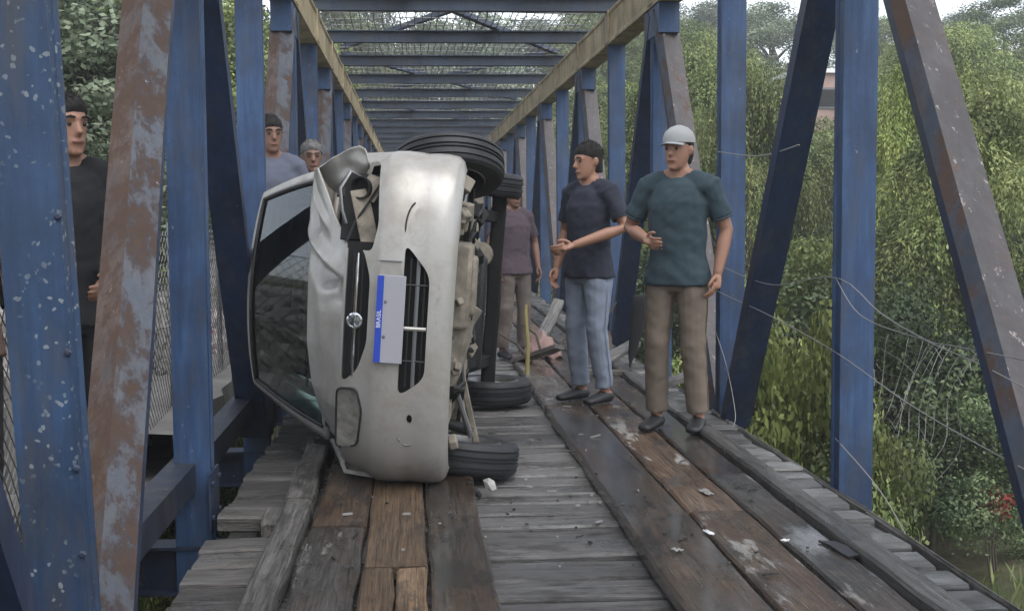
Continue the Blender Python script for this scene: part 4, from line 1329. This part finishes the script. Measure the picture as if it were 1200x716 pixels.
# broken concrete ledge seen past the second post
lm = MB()
P = []
for y in np.arange(7.6, 13, .4):
    e = -1.42 + .14 * noise.noise((y * 1.8, 0, 0)) 
    P.append([(-2.2, y, .05), (-1.7, y, .08), (e, y, .07 + .03 * noise.noise((y * 3, 1, 0))), (e + .02, y, -.22), (-2.2, y, -.3)])
lm.grid(P)
tag(lm.build('concrete_ledge', M['stone'], None, 20, ), 'broken pale concrete ledge outside the left truss', 'ledge')

# ------------------------------------------------------------------ loose wires on the right
def wire(name, pts, label, rad=.0026, parent=None):
    o = MB().tube(curve_pts(pts, 40), rad, 5).build(name, M['wire'], parent, 60)
    return tag(o, label, 'wire', 'loose wires along the right truss')
xr = XR - .09
wire('loose_wire', [(xr, ky(1), 1.0), (xr + .02, ky(.5), .93), (xr, Y0, 1.03), (xr + .02, 5.5, .90), (xr, 4.9, .83), (xr, 4.4, .79), (xr, ky(-1), .70)], 'upper pale wire sagging from post to post on the right')
wire('loose_wire', [(xr, Y0, 1.03), (xr - .03, 5.6, .88), (xr + .02, 5.0, .83), (xr, 4.6, .84), (xr, ky(-1), .86)], 'thin second strand beside the upper pale wire')
wire('loose_wire', [(xr, ky(2), .95), (xr, ky(1), .82), (xr + .02, ky(.5), .75), (xr, Y0, .67), (xr + .02, 5.2, .55), (xr, 4.4, .50), (xr, ky(-1), .46)], 'lower pale wire crossing the near right post')
wire('loose_wire', [(xr, Y0 - .02, .25), (xr + .10, 5.65, .05), (xr + .20, 5.4, -.25), (xr + .3, 5.2, -.6), (xr + .45, 5.1, -1.1)], 'loose wire end drooping over the right deck edge')
wire('loose_wire', [(xr, ky(1) + .05, .55), (xr - .03, ky(1) - .4, .35), (xr - .05, ky(1) - .7, .1), (xr - .08, ky(1) - .75, .02)], 'short wire hanging down the leaning dark beam')
wire('loose_wire', [(xr, ky(1), 1.75), (xr + .02, ky(.6), 1.68), (xr, ky(.25), 1.70)], 'short taut wire high between the right posts', .004)
nm_ = MB()
for i in range(12):
    y = 8.4 + i * .17
    nm_.tube([(3.6 + .3 * noise.noise((y * 1.5, z * 1.5, 0)) + .3 * (z + .9), y + .22 * noise.noise((z * 2, y * 2, 3)), z) for z in np.linspace(-1.0, .15, 14)], .0026, 3, cap=False)
for j in range(7):
    z = -1.0 + j * .18
    nm_.tube([(3.6 + .3 * noise.noise((y * 1.5, z * 1.5, 0)) + .3 * (z + .9), y, z + .2 * noise.noise((y * 2, z * 2, 8))) for y in np.linspace(8.4, 10.4, 20)], .0026, 3, cap=False)
nm_.v = [(x_ + .75, y_ + 1.9, z_) for x_, y_, z_ in nm_.v]
tag(nm_.build('wire_netting', M['wire'], None, 0), 'torn pale wire netting hanging in the dark bush on the right', 'netting', kind='stuff')

# ------------------------------------------------------------------ people
def cloth(name, col, amt=.14):
    m = N(name)
    f = m.noise(6, 4, .6)
    w = m.noise(60, 3, .6)
    c = m.mix(m.ramp(f, [(.35, 1.0), (.65, 0.0)]), col, tuple(x * (1 - amt) for x in col))
    return m.set(c, .9, bump=m.mix(.6, w, f), bstr=.35, bdist=.01)
def skin_mat(name, col):
    m = N(name)
    f = m.noise(14, 4, .6)
    c = m.mix(f, tuple(x * .8 for x in col), col)
    m.b.inputs['Subsurface Weight'].default_value = .08
    m.b.inputs['Subsurface Radius'].default_value = (.01, .004, .002)
    return m.set(c, .5)
SK1 = skin_mat('tanned_skin', (.36, .19, .125))
SK2 = skin_mat('dark_skin', (.20, .105, .07))
HAIR = simple('dark_hair', (.010, .008, .007), .85, nscale=40, namt=.5, bstr=.3)
HAIRG = simple('grey_hair', (.16, .155, .15), .7, nscale=40, namt=.5, bstr=.3)
EYE = simple('dark_eye', (.02, .015, .012), .2)
LIP = simple('lip', (.25, .10, .08), .5)

def capsule_chain(mb, pts, rad, n=12, caps=True):
    """closed tapering limb through pts; rad entries r or (across, depth)"""
    P = [Vector(p) for p in pts]
    Rr = [r if hasattr(r, '__len__') else (r, r) for r in rad]
    if caps:
        d0 = (P[0] - P[1]).normalized(); d1 = (P[-1] - P[-2]).normalized()
        r0, r1 = min(Rr[0]), min(Rr[-1])
        P = [P[0] + d0 * r0 * .75] + P + [P[-1] + d1 * r1 * .75]
        Rr = [tuple(q * .5 for q in Rr[0])] + Rr + [tuple(q * .5 for q in Rr[-1])]
    t0 = (P[1] - P[0]).normalized()
    ref = Vector((1, 0, 0)) if abs(t0.x) < .8 else Vector((0, 1, 0))
    rings = []
    for k, p in enumerate(P):
        t = (P[min(k + 1, len(P) - 1)] - P[max(0, k - 1)]).normalized()
        u = (ref - t * ref.dot(t)).normalized(); w = t.cross(u)
        rings.append([p + u * math.cos(2 * math.pi * i / n) * Rr[k][0] + w * math.sin(2 * math.pi * i / n) * Rr[k][1] for i in range(n)])
    mb.rings(rings)

def fuse(mb, name, mat, parent, vox, smooth=4, M4=None, wrinkle=0.0):
    if M4 is not None: mb.v = [tuple(M4 @ Vector(p)) for p in mb.v]
    o = mb.build(name, mat, parent, 0)
    md = o.modifiers.new('r', 'REMESH'); md.mode = 'VOXEL'; md.voxel_size = vox
    md = o.modifiers.new('s', 'SMOOTH'); md.iterations = smooth; md.factor = .5
    bpy.context.view_layer.update()
    freeze(o, 180)
    if wrinkle:
        sd_ = random.uniform(0, 50)
        me = o.data
        nn = [v.normal.copy() for v in me.vertices]
        for v, q in zip(me.vertices, nn):
            c_ = v.co
            w = noise.noise((c_.x * 9 + sd_, c_.y * 9, c_.z * 16 + c_.x * 9)) + .6 * noise.noise((c_.x * 20 + sd_, c_.y * 20, c_.z * 26 - c_.x * 14))
            v.co = c_ + q * wrinkle * w
        me.update()
    return o

def person(label, x, y, z, height, yaw, top, bottom, pose=None, skin=SK1, hair=HAIR, cap=None, female=False, shorts=False, group=None, vox=.009, sleeves='short', hair_len=0, head_turn=0, tilt=0):
    """stands at (x,y,z); faces the camera (-Y) at yaw 0; x of the pose is the viewer's right"""
    p = dict(el_l=(-.25, .02, 1.14), wr_l=(-.24, -.07, .90), el_r=(.25, .02, 1.14), wr_r=(.24, -.07, .90), kn_l=(-.10, -.03, .50), an_l=(-.115, .03, .085), kn_r=(.10, -.03, .50), an_r=(.115, .03, .085))
    p.update(pose or {})
    s = height / 1.76
    root = empty('person', (x, y, z), (0, 0, yaw)); root.scale = (s, s, s)
    tag(root, label, 'person', group)
    sw = .165 if female else .185
    hipw = .165 if female else .158
    body = MB()
    torso = [(0, 0, .86), (0, 0, .95), (0, -.005, 1.06), (0, -.01, 1.18), (0, -.005, 1.30), (0, .01, 1.40), (0, .015, 1.45), (0, .012, 1.53)]
    tr = [(hipw, .105), (hipw + .005, .115), (.138, .10), (.150, .108), (.165, .115), (.13, .09), (.065, .06), (.054, .056)]
    capsule_chain(body, torso, tr, 16)
    V = lambda k: Vector(p[k])
    lerp = lambda a, b, t: Vector(a).lerp(Vector(b), t)
    arms = {}
    for sd, sg in (('l', -1), ('r', 1)):
        sh = Vector((sg * sw, .01, 1.405)); el, wr = V('el_' + sd), V('wr_' + sd)
        arms[sd] = (sh, el, wr)
        capsule_chain(body, [sh - Vector((sg * .05, 0, 0)), sh, lerp(sh, el, .45), el, lerp(el, wr, .35), wr], [.06, .058, .048, .040, .041, .027], 12)
        # hand: palm, four unequal bent fingers, thumb from the side of the palm
        fd = (wr - el).normalized()
        inw = Vector((-sg, 0, 0)); inw = (inw - fd * inw.dot(fd)).normalized()
        acr = fd.cross(inw).normalized()
        if acr.y > 0: acr = -acr                # thumb side to the front
        palm = wr + fd * .05
        capsule_chain(body, [wr, wr + fd * .03, palm, wr + fd * .085], [(.024, .02), (.030, .020), (.036, .019), (.034, .017)], 10)
        for i, (off, ln) in enumerate(((.030, .068), (.010, .076), (-.010, .070), (-.029, .056))):
            b = wr + fd * .085 + acr * off
            k1 = b + fd * ln * .42 + inw * .006; k2 = k1 + fd * ln * .30 + inw * .016; tp = k2 + fd * ln * .20 + inw * .020
            capsule_chain(body, [b - fd * .015, b, k1, k2, tp], [.0092, .0092, .0088, .0082, .007], 8)
        tb = wr + fd * .03 + acr * .026
        capsule_chain(body, [tb, tb + acr * .022 + fd * .022 + inw * .006, tb + acr * .030 + fd * .048 + inw * .014, tb + acr * .030 + fd * .068 + inw * .020], [.013, .0115, .0098, .008], 8)
    for sg in (-1, 1):
        capsule_chain(body, [(sg * .03, .014, 1.47), (sg * .10, .012, 1.435), (sg * (sw - .02), .01, 1.405)], [.045, .05, .052], 10)
    legs = {}
    for sd, sg in (('l', -1), ('r', 1)):
        hp = Vector((sg * .088, .0, .90)); kn, an = V('kn_' + sd), V('an_' + sd)
        legs[sd] = (hp, kn, an)
        capsule_chain(body, [hp, lerp(hp, kn, .3), lerp(hp, kn, .7), kn, lerp(kn, an, .28) + Vector((0, .012, 0)), lerp(kn, an, .7), an], [(.088, .095), (.083, .09), (.062, .068), .054, (.052, .058), .038, .036], 12)
        capsule_chain(body, [an + Vector((0, .035, -.035)), an + Vector((0, -.04, -.04)), an + Vector((sg * .012, -.13, -.055)), an + Vector((sg * .015, -.18, -.06))], [(.036, .036), (.042, .034), (.045, .022), (.038, .016)], 10)
    # head with brow, nose, jaw and ears
    Hm = Matrix.Translation((0, .0, 1.497)) @ Matrix.Rotation(R(head_turn), 4, 'Z') @ Matrix.Rotation(R(tilt), 4, 'X')
    hd = MB()
    prof = [(-.005, .030, .032, -.040), (.012, .045, .052, -.036), (.04, .056, .068, -.022), (.07, .064, .083, -.008), (.10, .068, .092, .0), (.13, .0715, .097, .004), (.16, .071, .096, .008), (.19, .063, .085, .012), (.212, .046, .062, .014), (.228, .018, .024, .014)]
    rings = []
    for hz, rx, ry, yc in prof:
        ring = []
        for i in range(24):
            a = 2 * math.pi * i / 24
            cx, cy = math.cos(a), math.sin(a)
            yy = yc + ry * (abs(cy) ** .92) * (1 if cy > 0 else -1)
            ring.append((rx * cx, yy, hz))
        rings.append(ring)
    hd.rings(rings)
    capsule_chain(hd, [(0, -.088, .125), (0, -.097, .105), (0, -.110, .082), (0, -.092, .074)], [.009, .011, .015, .011], 8)
    capsule_chain(hd, [(-.045, -.082, .134), (0, -.093, .136), (.045, -.082, .134)], [.007, .009, .007], 8)
    capsule_chain(hd, [(-.022, -.084, .048), (0, -.091, .048), (.022, -.084, .048)], [.008, .010, .008], 8)
    capsule_chain(hd, [(-.012, -.074, .008), (.012, -.074, .008)], [.017, .017], 8)
    for sg in (-1, 1):
        capsule_chain(hd, [(sg * .072, .012, .085), (sg * .077, .016, .108), (sg * .075, .018, .128)], [(.008, .014), (.010, .018), (.009, .016)], 8)
    b0 = len(body.v)
    body.v += [tuple(Hm @ Vector(q)) for q in hd.v]; body.f += [tuple(i + b0 for i in f) for f in hd.f]; body.m += hd.m
    capsule_chain(body, [(0, .012, 1.44), (0, .012, 1.50), (0, .010, 1.57)], [.057, .054, .055], 12)
    bo_ = fuse(body, 'body', skin, root, vox * .8, 2)
    for sg in (-1, 1):
        e = MB().lathe([(.001, -.008), (.006, -.006), (.009, 0), (.006, .006), (.001, .008)], Hm @ Matrix.Translation((sg * .031, -.0845, .114)), 10, close=False)
        e.build('eye', EYE, root, 60)
        eb_ = MB(); capsule_chain(eb_, [Hm @ Vector(q) for q in ((sg * .015, -.101, .139), (sg * .032, -.098, .143), (sg * .052, -.086, .138))], [.004, .0055, .003], 6)
        eb_.build('eyebrow', hair, root, 60)
    lp = MB(); capsule_chain(lp, [Hm @ Vector(q) for q in ((-.021, -.091, .047), (0, -.100, .047), (.021, -.091, .047))], [.004, .0055, .004], 6)
    lp.build('mouth', LIP, root, 60)
    # hair
    hr = MB()
    rings = []
    for hz, rx, ry, yc in [(.03 - hair_len, .055, .06, .045), (.07, .066, .062, .045), (.11, .0745, .07, .035), (.15, .079, .098, .012), (.18, .076, .102, .010), (.21, .061, .084, .012), (.232, .036, .05, .014), (.242, .010, .014, .014)]:
        rings.append([(rx * math.cos(2 * math.pi * i / 20), yc + ry * math.sin(2 * math.pi * i / 20), hz) for i in range(20)])
    hr.rings(rings)
    hr.v = [tuple(Hm @ (Vector(q) * (1 + .10 * noise.noise(Vector(q) * 34)))) for q in hr.v]
    ho_ = fuse(hr, 'hair', hair, root, .008, 2)
    if not cap:
        q_ = RNG.normal(size=(900, 3)); q_ /= np.linalg.norm(q_, axis=1, keepdims=True)
        q_ = q_[q_[:, 2] > -.25]
        q_ = q_[~((q_[:, 1] < -.45) & (q_[:, 2] < .30 + .22 * RNG.uniform(-1, 1, len(q_))))]
        ct = q_ * np.array([.080, .104, .100]) + np.array([0, .014, .142]) + np.array([0, 0, .004])
        tg = np.stack([q_[:, 0] * .5, np.abs(q_[:, 1]) * np.sign(q_[:, 1]) * .6, -.45 + 0 * q_[:, 2]], 1) + RNG.normal(size=q_.shape) * .45
        ctw = np.array([tuple(Hm @ Vector(c_)) for c_ in ct]); tgw = np.array([tuple(Hm.to_3x3() @ Vector(c_)) for c_ in tg])
        link(bpy.data.objects.new('hair_strands', leaf_mesh('hair_strands', ctw, tgw, q_ + RNG.normal(size=q_.shape) * .3, RNG.uniform(.02, .045, len(q_)), RNG.uniform(.004, .008, len(q_)), hair)), root)
    if cap:
        cp = MB()
        rings = []
        for hz, rx, ry in [(.150, .081, .105), (.175, .081, .105), (.205, .070, .092), (.230, .045, .058), (.242, .012, .016)]:
            rings.append([(rx * math.cos(2 * math.pi * i / 24), .010 + ry * math.sin(2 * math.pi * i / 24), hz + .0) for i in range(24)])
        cp.rings(rings)
        cp.v = [tuple(Hm @ Vector((q[0] * 1.07, (q[1] - .01) * 1.06 + .01, .15 + (q[2] - .15) * 1.09))) for q in cp.v]
        co_ = cp.build('cap', cap, root, 60)
        br = MB()
        P = [[Hm @ Vector((.068 * math.sin(a) * (1 + .12 * t), -.075 - (.025 + .075 * t) * math.cos(a) + .03, .157 - .014 * t - .012 * math.sin(a) ** 2)) for a in np.linspace(-1.25, 1.25, 13)] for t in np.linspace(0, 1, 5)]
        br.grid(P).build('cap_brim', cap, co_, 60, solid=.004)
    # shirt
    sh_ = MB()
    g = .014
    if bottom == 'dress': pass
    capsule_chain(sh_, [(0, .0, .835), (0, 0, .90), (0, -.002, 1.02), (0, -.01, 1.18), (0, -.005, 1.30), (0, .008, 1.395), (0, .014, 1.445)], [(hipw + .048, .145), (hipw + .038, .14), (.166, .122), (.170, .124), (.178, .126), (.140, .100), (.078, .070)], 18, False)
    for sg in (-1, 1):
        capsule_chain(sh_, [(sg * .05, .014, 1.452), (sg * .11, .012, 1.435), (sg * (sw - .01), .01, 1.408)], [.050, .058, .062], 12)
    for sd in 'lr':
        a, b, c_ = arms[sd]
        sg = -1 if sd == 'l' else 1
        if sleeves == 'short':
            capsule_chain(sh_, [a - Vector((sg * .06, 0, .01)), a, lerp(a, b, .45), lerp(a, b, .72)], [.066, .066, .062, .064], 12, False)
        else:
            capsule_chain(sh_, [a - Vector((sg * .06, 0, .01)), a, lerp(a, b, .5), b, lerp(b, c_, .45), lerp(b, c_, .93)], [.066, .066, .060, .054, .050, .040], 12, False)
    for i, v in enumerate(sh_.v):
        q = Vector(v); k = noise.noise((q.x * 7, q.y * 7, q.z * 5 + x)) * .010
        sh_.v[i] = (q.x * (1 + k * 3), q.y * (1 + k * 4), q.z)
    fuse(sh_, 'shirt', top, root, vox, 6, wrinkle=.0065)
    cl_ = MB().tube([(.074 * math.cos(a), .012 + .066 * math.sin(a), 1.452 - .016 * (math.sin(a) < 0) * abs(math.sin(a))) for a in np.linspace(0, 2 * math.pi, 25)], .0085, 6, cap=False)
    cl_.build('collar', top, root, 60)
    for sd in 'lr':
        a, b, c_ = arms[sd]
        if sleeves == 'short':
            e_, d_ = lerp(a, b, .73), (b - a).normalized()
            u_ = d_.cross(Vector((0, 1, 0))).normalized(); w_2 = d_.cross(u_)
            MB().tube([e_ + (u_ * math.cos(q) + w_2 * math.sin(q)) * .060 for q in np.linspace(0, 2 * math.pi, 21)], .006, 6, cap=False).build('sleeve_hem', top, root, 60)
    # trousers
    tr_ = MB()
    capsule_chain(tr_, [(0, 0, .80), (0, 0, .88), (0, 0, .95), (0, 0, 1.0)], [(.135, .10), (hipw + .014, .120), (hipw + .012, .120), (.150, .110)], 16, False)
    for sd in 'lr':
        a, b, c_ = legs[sd]
        e = lerp(b, c_, .95)
        if shorts:
            capsule_chain(tr_, [a, lerp(a, b, .3), lerp(a, b, .75), lerp(a, b, .98)], [(.10, .108), (.097, .105), (.086, .092), (.086, .09)], 14, False)
        else:
            capsule_chain(tr_, [a, lerp(a, b, .3), lerp(a, b, .75), b, lerp(b, c_, .4), lerp(b, c_, .8), e], [(.098, .106), (.094, .102), (.076, .082), (.070, .074), (.066, .072), (.060, .066), (.062, .070)], 14, False)
    for i, v in enumerate(tr_.v):
        q = Vector(v); k = noise.noise((q.x * 6, q.y * 6, q.z * 9 + y)) * .012
        tr_.v[i] = (q.x + k, q.y + k, q.z)
    fuse(tr_, 'trousers' if not shorts else 'shorts', bottom, root, vox, 4, wrinkle=.0045)
    for sd, sg in (('l', -1), ('r', 1)):
        an = legs[sd][2]
        a, b, c_ = legs[sd]
        if not shorts:
            MB().tube([lerp(a, b, .12) + Vector((sg * .092, -.02, 0)), lerp(a, b, .5) + Vector((sg * .088, -.005, 0)), b + Vector((sg * .071, 0, 0)), lerp(b, c_, .5) + Vector((sg * .067, 0, 0)), lerp(b, c_, .93) + Vector((sg * .063, 0, 0))], .0035, 4).build('trouser_seam', bottom, root, 60)
        so = MB()
        capsule_chain(so, [an + Vector((0, .045, -.045)), an + Vector((0, -.03, -.042)), an + Vector((sg * .012, -.12, -.052)), an + Vector((sg * .016, -.19, -.06))], [(.040, .040), (.046, .042), (.050, .030), (.042, .022)], 12)
        so.v = [(a_, b_, max(c2, 0.0)) for a_, b_, c2 in so.v]
        fuse(so, 'shoe', M['black_plastic'], root, .01, 2)
    return root

CL = {k: cloth(k, c) for k, c in dict(teal_cloth=(.035, .06, .075), khaki_cloth=(.17, .135, .105), tan_shirt=(.20, .165, .14), navy_cloth=(.022, .026, .042), jeans=(.21, .245, .31), mauve_cloth=(.085, .06, .075), taupe_cloth=(.14, .115, .10), black_cloth=(.014, .014, .016), grey_cap=(.36, .37, .37), brown_cloth=(.12, .075, .06), blue_grey_cloth=(.10, .11, .15)).items()}
GP = 'onlookers on and beside the bridge'
DZ = .055
person('man in a pale grey cap, dark teal shirt and khaki trousers on the right track', 1.565, 7.5, DZ, 1.82, R(-28), CL['teal_cloth'], CL['khaki_cloth'], dict(el_l=(-.30, .03, 1.16), wr_l=(-.10, -.27, 1.10), el_r=(.27, .05, 1.15), wr_r=(.24, -.03, .91), kn_l=(-.11, -.05, .50), an_l=(-.13, .01, .085)), cap=CL['grey_cap'], group=GP, vox=.008, head_turn=-10)
person('person in a navy shirt and light blue jeans standing on the right track', 1.20, 8.7, DZ, 1.80, R(-52), CL['navy_cloth'], CL['jeans'], dict(el_r=(.30, .03, 1.17), wr_r=(.13, -.27, 1.06), el_l=(-.25, .03, 1.15), kn_r=(.11, -.04, .50)), group=GP, vox=.008, head_turn=-12, tilt=4)
person('person in a mauve shirt and taupe trousers half hidden behind the raised wheel', .93, 11.9, 0.0, 1.66, R(25), CL['mauve_cloth'], CL['taupe_cloth'], dict(), female=True, skin=SK2, group=GP, vox=.011, hair_len=.06)
person('dark haired person in black clothes beside the nearest left post', -1.41, 5.40, .02, 1.86, R(30), CL['black_cloth'], CL['black_cloth'], dict(el_r=(.23, .08, 1.15), wr_r=(.08, -.20, 1.02)), group=GP, sleeves='long', vox=.009, head_turn=12)
person('person in a brown shirt cut off by the left edge of the view', -1.74, 4.95, .0, 1.73, R(40), CL['brown_cloth'], CL['black_cloth'], dict(), skin=SK1, group=GP, vox=.011)
person('person in a blue grey shirt whose head shows above the car beside a rusty diagonal', -1.00, 9.25, .20, 1.88, R(20), CL['blue_grey_cloth'], CL['taupe_cloth'], dict(), skin=SK2, group=GP, vox=.012)
person('grey haired person whose head shows just above the crumpled wing', -.80, 10.35, .11, 1.86, R(12), CL['black_cloth'], CL['taupe_cloth'], dict(), skin=SK2, hair=HAIRG, group=GP, vox=.012)
# what they stand on outside the deck
tag(MB().box((-1.52, 4.9, -.07), (.62, 2.0, .14)).build('earth_ledge', M['joist'], None, 30, bevel=.02), 'dark earth ledge under the two people left of the nearest post', 'ledge')

# ------------------------------------------------------------------ small things on the deck
um = MB().rings([[(r * math.cos(a) * 1.0 + ox, r * .45 * math.sin(a) + oy, z) for a in np.linspace(0, 2 * math.pi, 12, endpoint=False)] for z, r, ox, oy in ((0, .008, -.09, 0), (.06, .012, -.085, 0), (.12, .03, -.075, 0), (.35, .062, -.03, 0), (.52, .078, .0, 0), (.60, .080, .012, 0), (.615, .05, .014, 0))])
uo = um.build('furled_umbrella', CL['black_cloth'], None, 50); uo.location = (1.86, 10.4, .06)
tag(uo, 'furled black umbrella standing point down between the two men', 'umbrella')
def chunk(name, loc, dims, rot, mat, label, cat, group=None):
    o = link(bpy.data.objects.new(name, board_mesh(name, *dims, mat, 4, .02)))
    o.location = loc; o.rotation_euler = [R(a) for a in rot]
    return tag(o, label, cat, group)
GB = 'broken timber lying on the right track'
chunk('broken_board', (1.72, 10.9, .14), (1.1, .11, .04), (8, -6, 62), M['kerb'], 'broken grey board lying askew behind the black umbrella', 'board', GB)
chunk('broken_board', (1.93, 9.4, .12), (.55, .10, .05), (0, -9, 35), M['kerb'], 'short pale board end beside the left shoe of the cap wearer', 'board', GB)
chunk('broken_board', (1.05, 10.9, .16), (.9, .09, .04), (15, 14, 110), M['runner_grey'], 'broken board leaning on the runner beside the yellow stick', 'board', GB)
chunk('broken_board', (1.30, 12.6, .22), (1.3, .12, .05), (10, -22, 70), M['kerb'], 'splintered board tilted up behind the yellow stick', 'board', GB)
chunk('broken_board', (1.50, 10.1, .10), (.5, .06, .04), (0, 4, 12), M['runner_grey'], 'splinter of grey board across the right track behind the jeans', 'board', GB)
chunk('broken_board', (1.8, 12.0, .13), (1.4, .13, .05), (4, -4, 82), M['runner_brown'], 'brown board lying along the right kerb beyond the umbrella', 'board', GB)
st_ = MB().tube([(.90, 10.2, .06), (.91, 10.22, .30), (.895, 10.24, .55), (.90, 10.25, .62)], [.018, .016, .014, .010], 7).build('yellow_stick', simple('yellow_stick', (.30, .25, .09), .6, nscale=12), None, 50)
tag(st_, 'thin yellow stick standing beside the runner board behind the lower wheel', 'stick')
rg = MB()
P = [[(.98 + .34 * u + .05 * noise.noise((u * 5, v * 4, 1)), 11.3 + .35 * v, .07 + .20 * math.sin(math.pi * u) * math.sin(math.pi * v) + .09 * noise.noise((u * 6, v * 6, 9))) for u in np.linspace(0, 1, 14)] for v in np.linspace(0, 1, 10)]
tag(rg.grid(P).build('crumpled_rag', cloth('pink_rag', (.30, .20, .18)), None, 60, solid=.006), 'crumpled pinkish rag heaped behind the yellow stick', 'rag')
for i in range(5):
    x0, y0 = 1.0 + .13 * i, 10.9 + .3 * (i % 3)
    a = random.uniform(0, 3)
    o = MB().tube([(x0, y0, .07), (x0 + .2 * math.cos(a), y0 + .15, .22 + .05 * i), (x0 + .34 * math.cos(a + .3), y0 + .3, .30 + .06 * i)], [.016, .012, .005], 6).build('dry_branch', M['bark'], None, 60)
    tag(o, ['dry branch nearest the yellow stick', 'second dry branch in the heap by the yellow stick', 'middle dry branch of the heap behind the jeans', 'dry branch poking up from the heap behind the jeans', 'outermost dry branch of the heap toward the umbrella'][i], 'branch', 'dry branches heaped on the right track')
rk = MB(); rock(rk, (0, 0, 0), .05)
r1 = rk.build('white_stone', simple('white_stone', (.45, .44, .42), .8, nscale=18, namt=.4, bstr=.4), None, 12); r1.location = (.355, 6.10, .045); r1.scale = (.95, .8, .95)
tag(r1, 'small white stone on the deck in front of the lower front wheel', 'stone')
rk = MB(); rock(rk, (0, 0, 0), .035)
r2 = rk.build('dark_stone', M['rubber'], None, 12); r2.location = (.29, 6.02, .02); tag(r2, 'dark lump beside the small white stone', 'stone')
def scrap(x, y, z, sx, sy, label, mat='white', rot=0):
    sx, sy = sx * .75, sy * .75
    mb = MB()
    P = [[((u - .5) * .65 * sx * (1 + .3 * noise.noise((u * 3, v * 3, x))), (v - .5) * sy * .7 * (1 + .5 * noise.noise((u * 5, v * 2, sx * 40))), .006 + .012 * noise.noise((u * 4, v * 4, y))) for u in np.linspace(0, 1, 6)] for v in np.linspace(0, 1, 5)]
    o = mb.grid(P).build('paint_flake', M[mat], None, 30, solid=.003)
    o.location = (x, y, z); o.rotation_euler.z = R(rot)
    tag(o, label, 'flake', 'pale flakes scattered on the deck')
scrap(.91, 6.75, .012, .085, .06, 'pale flake on the cross planks beside the long dark runner', 'stone2', 20)
scrap(1.17, 5.0, .062, .05, .12, 'bright white flake standing on the long dark runner', 'white', 15)
scrap(1.44, 4.85, .060, .07, .05, 'small white flake on the stained brown runner', 'white', 50)
scrap(.99, 4.75, .062, .09, .05, 'white flake at the near end of the long dark runner', 'stone2', -30)
scrap(.55, 6.35, .01, .05, .035, 'tiny pale flake right of the lower front wheel', 'stone2', 70)
scrap(1.33, 5.75, .058, .08, .20, 'long white flake on the stained runner near its joint', 'stone2', 8)
chunk('torn_plate', (1.63, 4.72, .062), (.24, .07, .008), (0, 0, 100), M['rubber'], 'torn black rubber strip on the grey outer runner', 'strip')


# splinters and grit shaken loose in the crash
gr = MB()
for i in range(85):
    x, y = random.choice(((random.uniform(-.4, .9), random.uniform(4.6, 6.4)), (random.uniform(.9, 1.65), random.uniform(4.4, 9)), (random.uniform(.3, .9), random.uniform(5, 9))))
    zt = .056 if (x < .27 or .88 < x < 1.64) else .004
    L_ = random.uniform(.012, .07) if random.random() < .6 else random.uniform(.006, .014)
    gr.box((x, y, zt + .004), (L_, random.uniform(.004, .012), random.uniform(.004, .009)), (0, random.uniform(-.2, .2), random.uniform(0, 3.1)), random.choice((0, 0, 1, 2)))
tag(gr.build('splinters', [M['kerb'], M['stone2'], M['black_plastic']], None, 0), 'wood splinters and grit strewn over the deck by the car', 'splinters', kind='stuff')

p = at(256, 388, 12.0)
rg2 = MB()
P = [[(p.x + .34 * (u - .5) + .05 * noise.noise((u * 5, v * 4, 3)), 12.0 + .10 * noise.noise((u * 6, v * 6, 2)) + .06 * u, p.z + .42 * (v - .5) + .07 * noise.noise((u * 7, v * 5, 7))) for u in np.linspace(0, 1, 12)] for v in np.linspace(0, 1, 14)]
rm = N('red_white_cloth')
rcol = rm.ramp(rm.noise(5, 3, .5), [(.46, (.42, .05, .05)), (.54, (.55, .50, .48))])
rm.set(rcol, .9)
tag(rg2.grid(P).build('hanging_cloth', rm.m, None, 60, solid=.006), 'crumpled red and white cloth caught on the fence behind the second left post', 'cloth')

hz = MB().box((0, 0, 13.0), (1404, 1004, 40.0))
ho = hz.build('haze', [], None, 0)
ho.location = (0, 200, 0)
hm = bpy.data.materials.new('haze_air'); hm.use_nodes = True
hm.node_tree.nodes.clear()
h_out = hm.node_tree.nodes.new('ShaderNodeOutputMaterial'); h_v = hm.node_tree.nodes.new('ShaderNodeVolumePrincipled')
h_v.inputs['Color'].default_value = (.9, .93, .95, 1); h_v.inputs['Density'].default_value = .0019
hm.node_tree.links.new(h_v.outputs[0], h_out.inputs['Volume'])
ho.data.materials.append(hm)
tag(ho, 'thin humid haze over the valley', 'haze', kind='stuff')
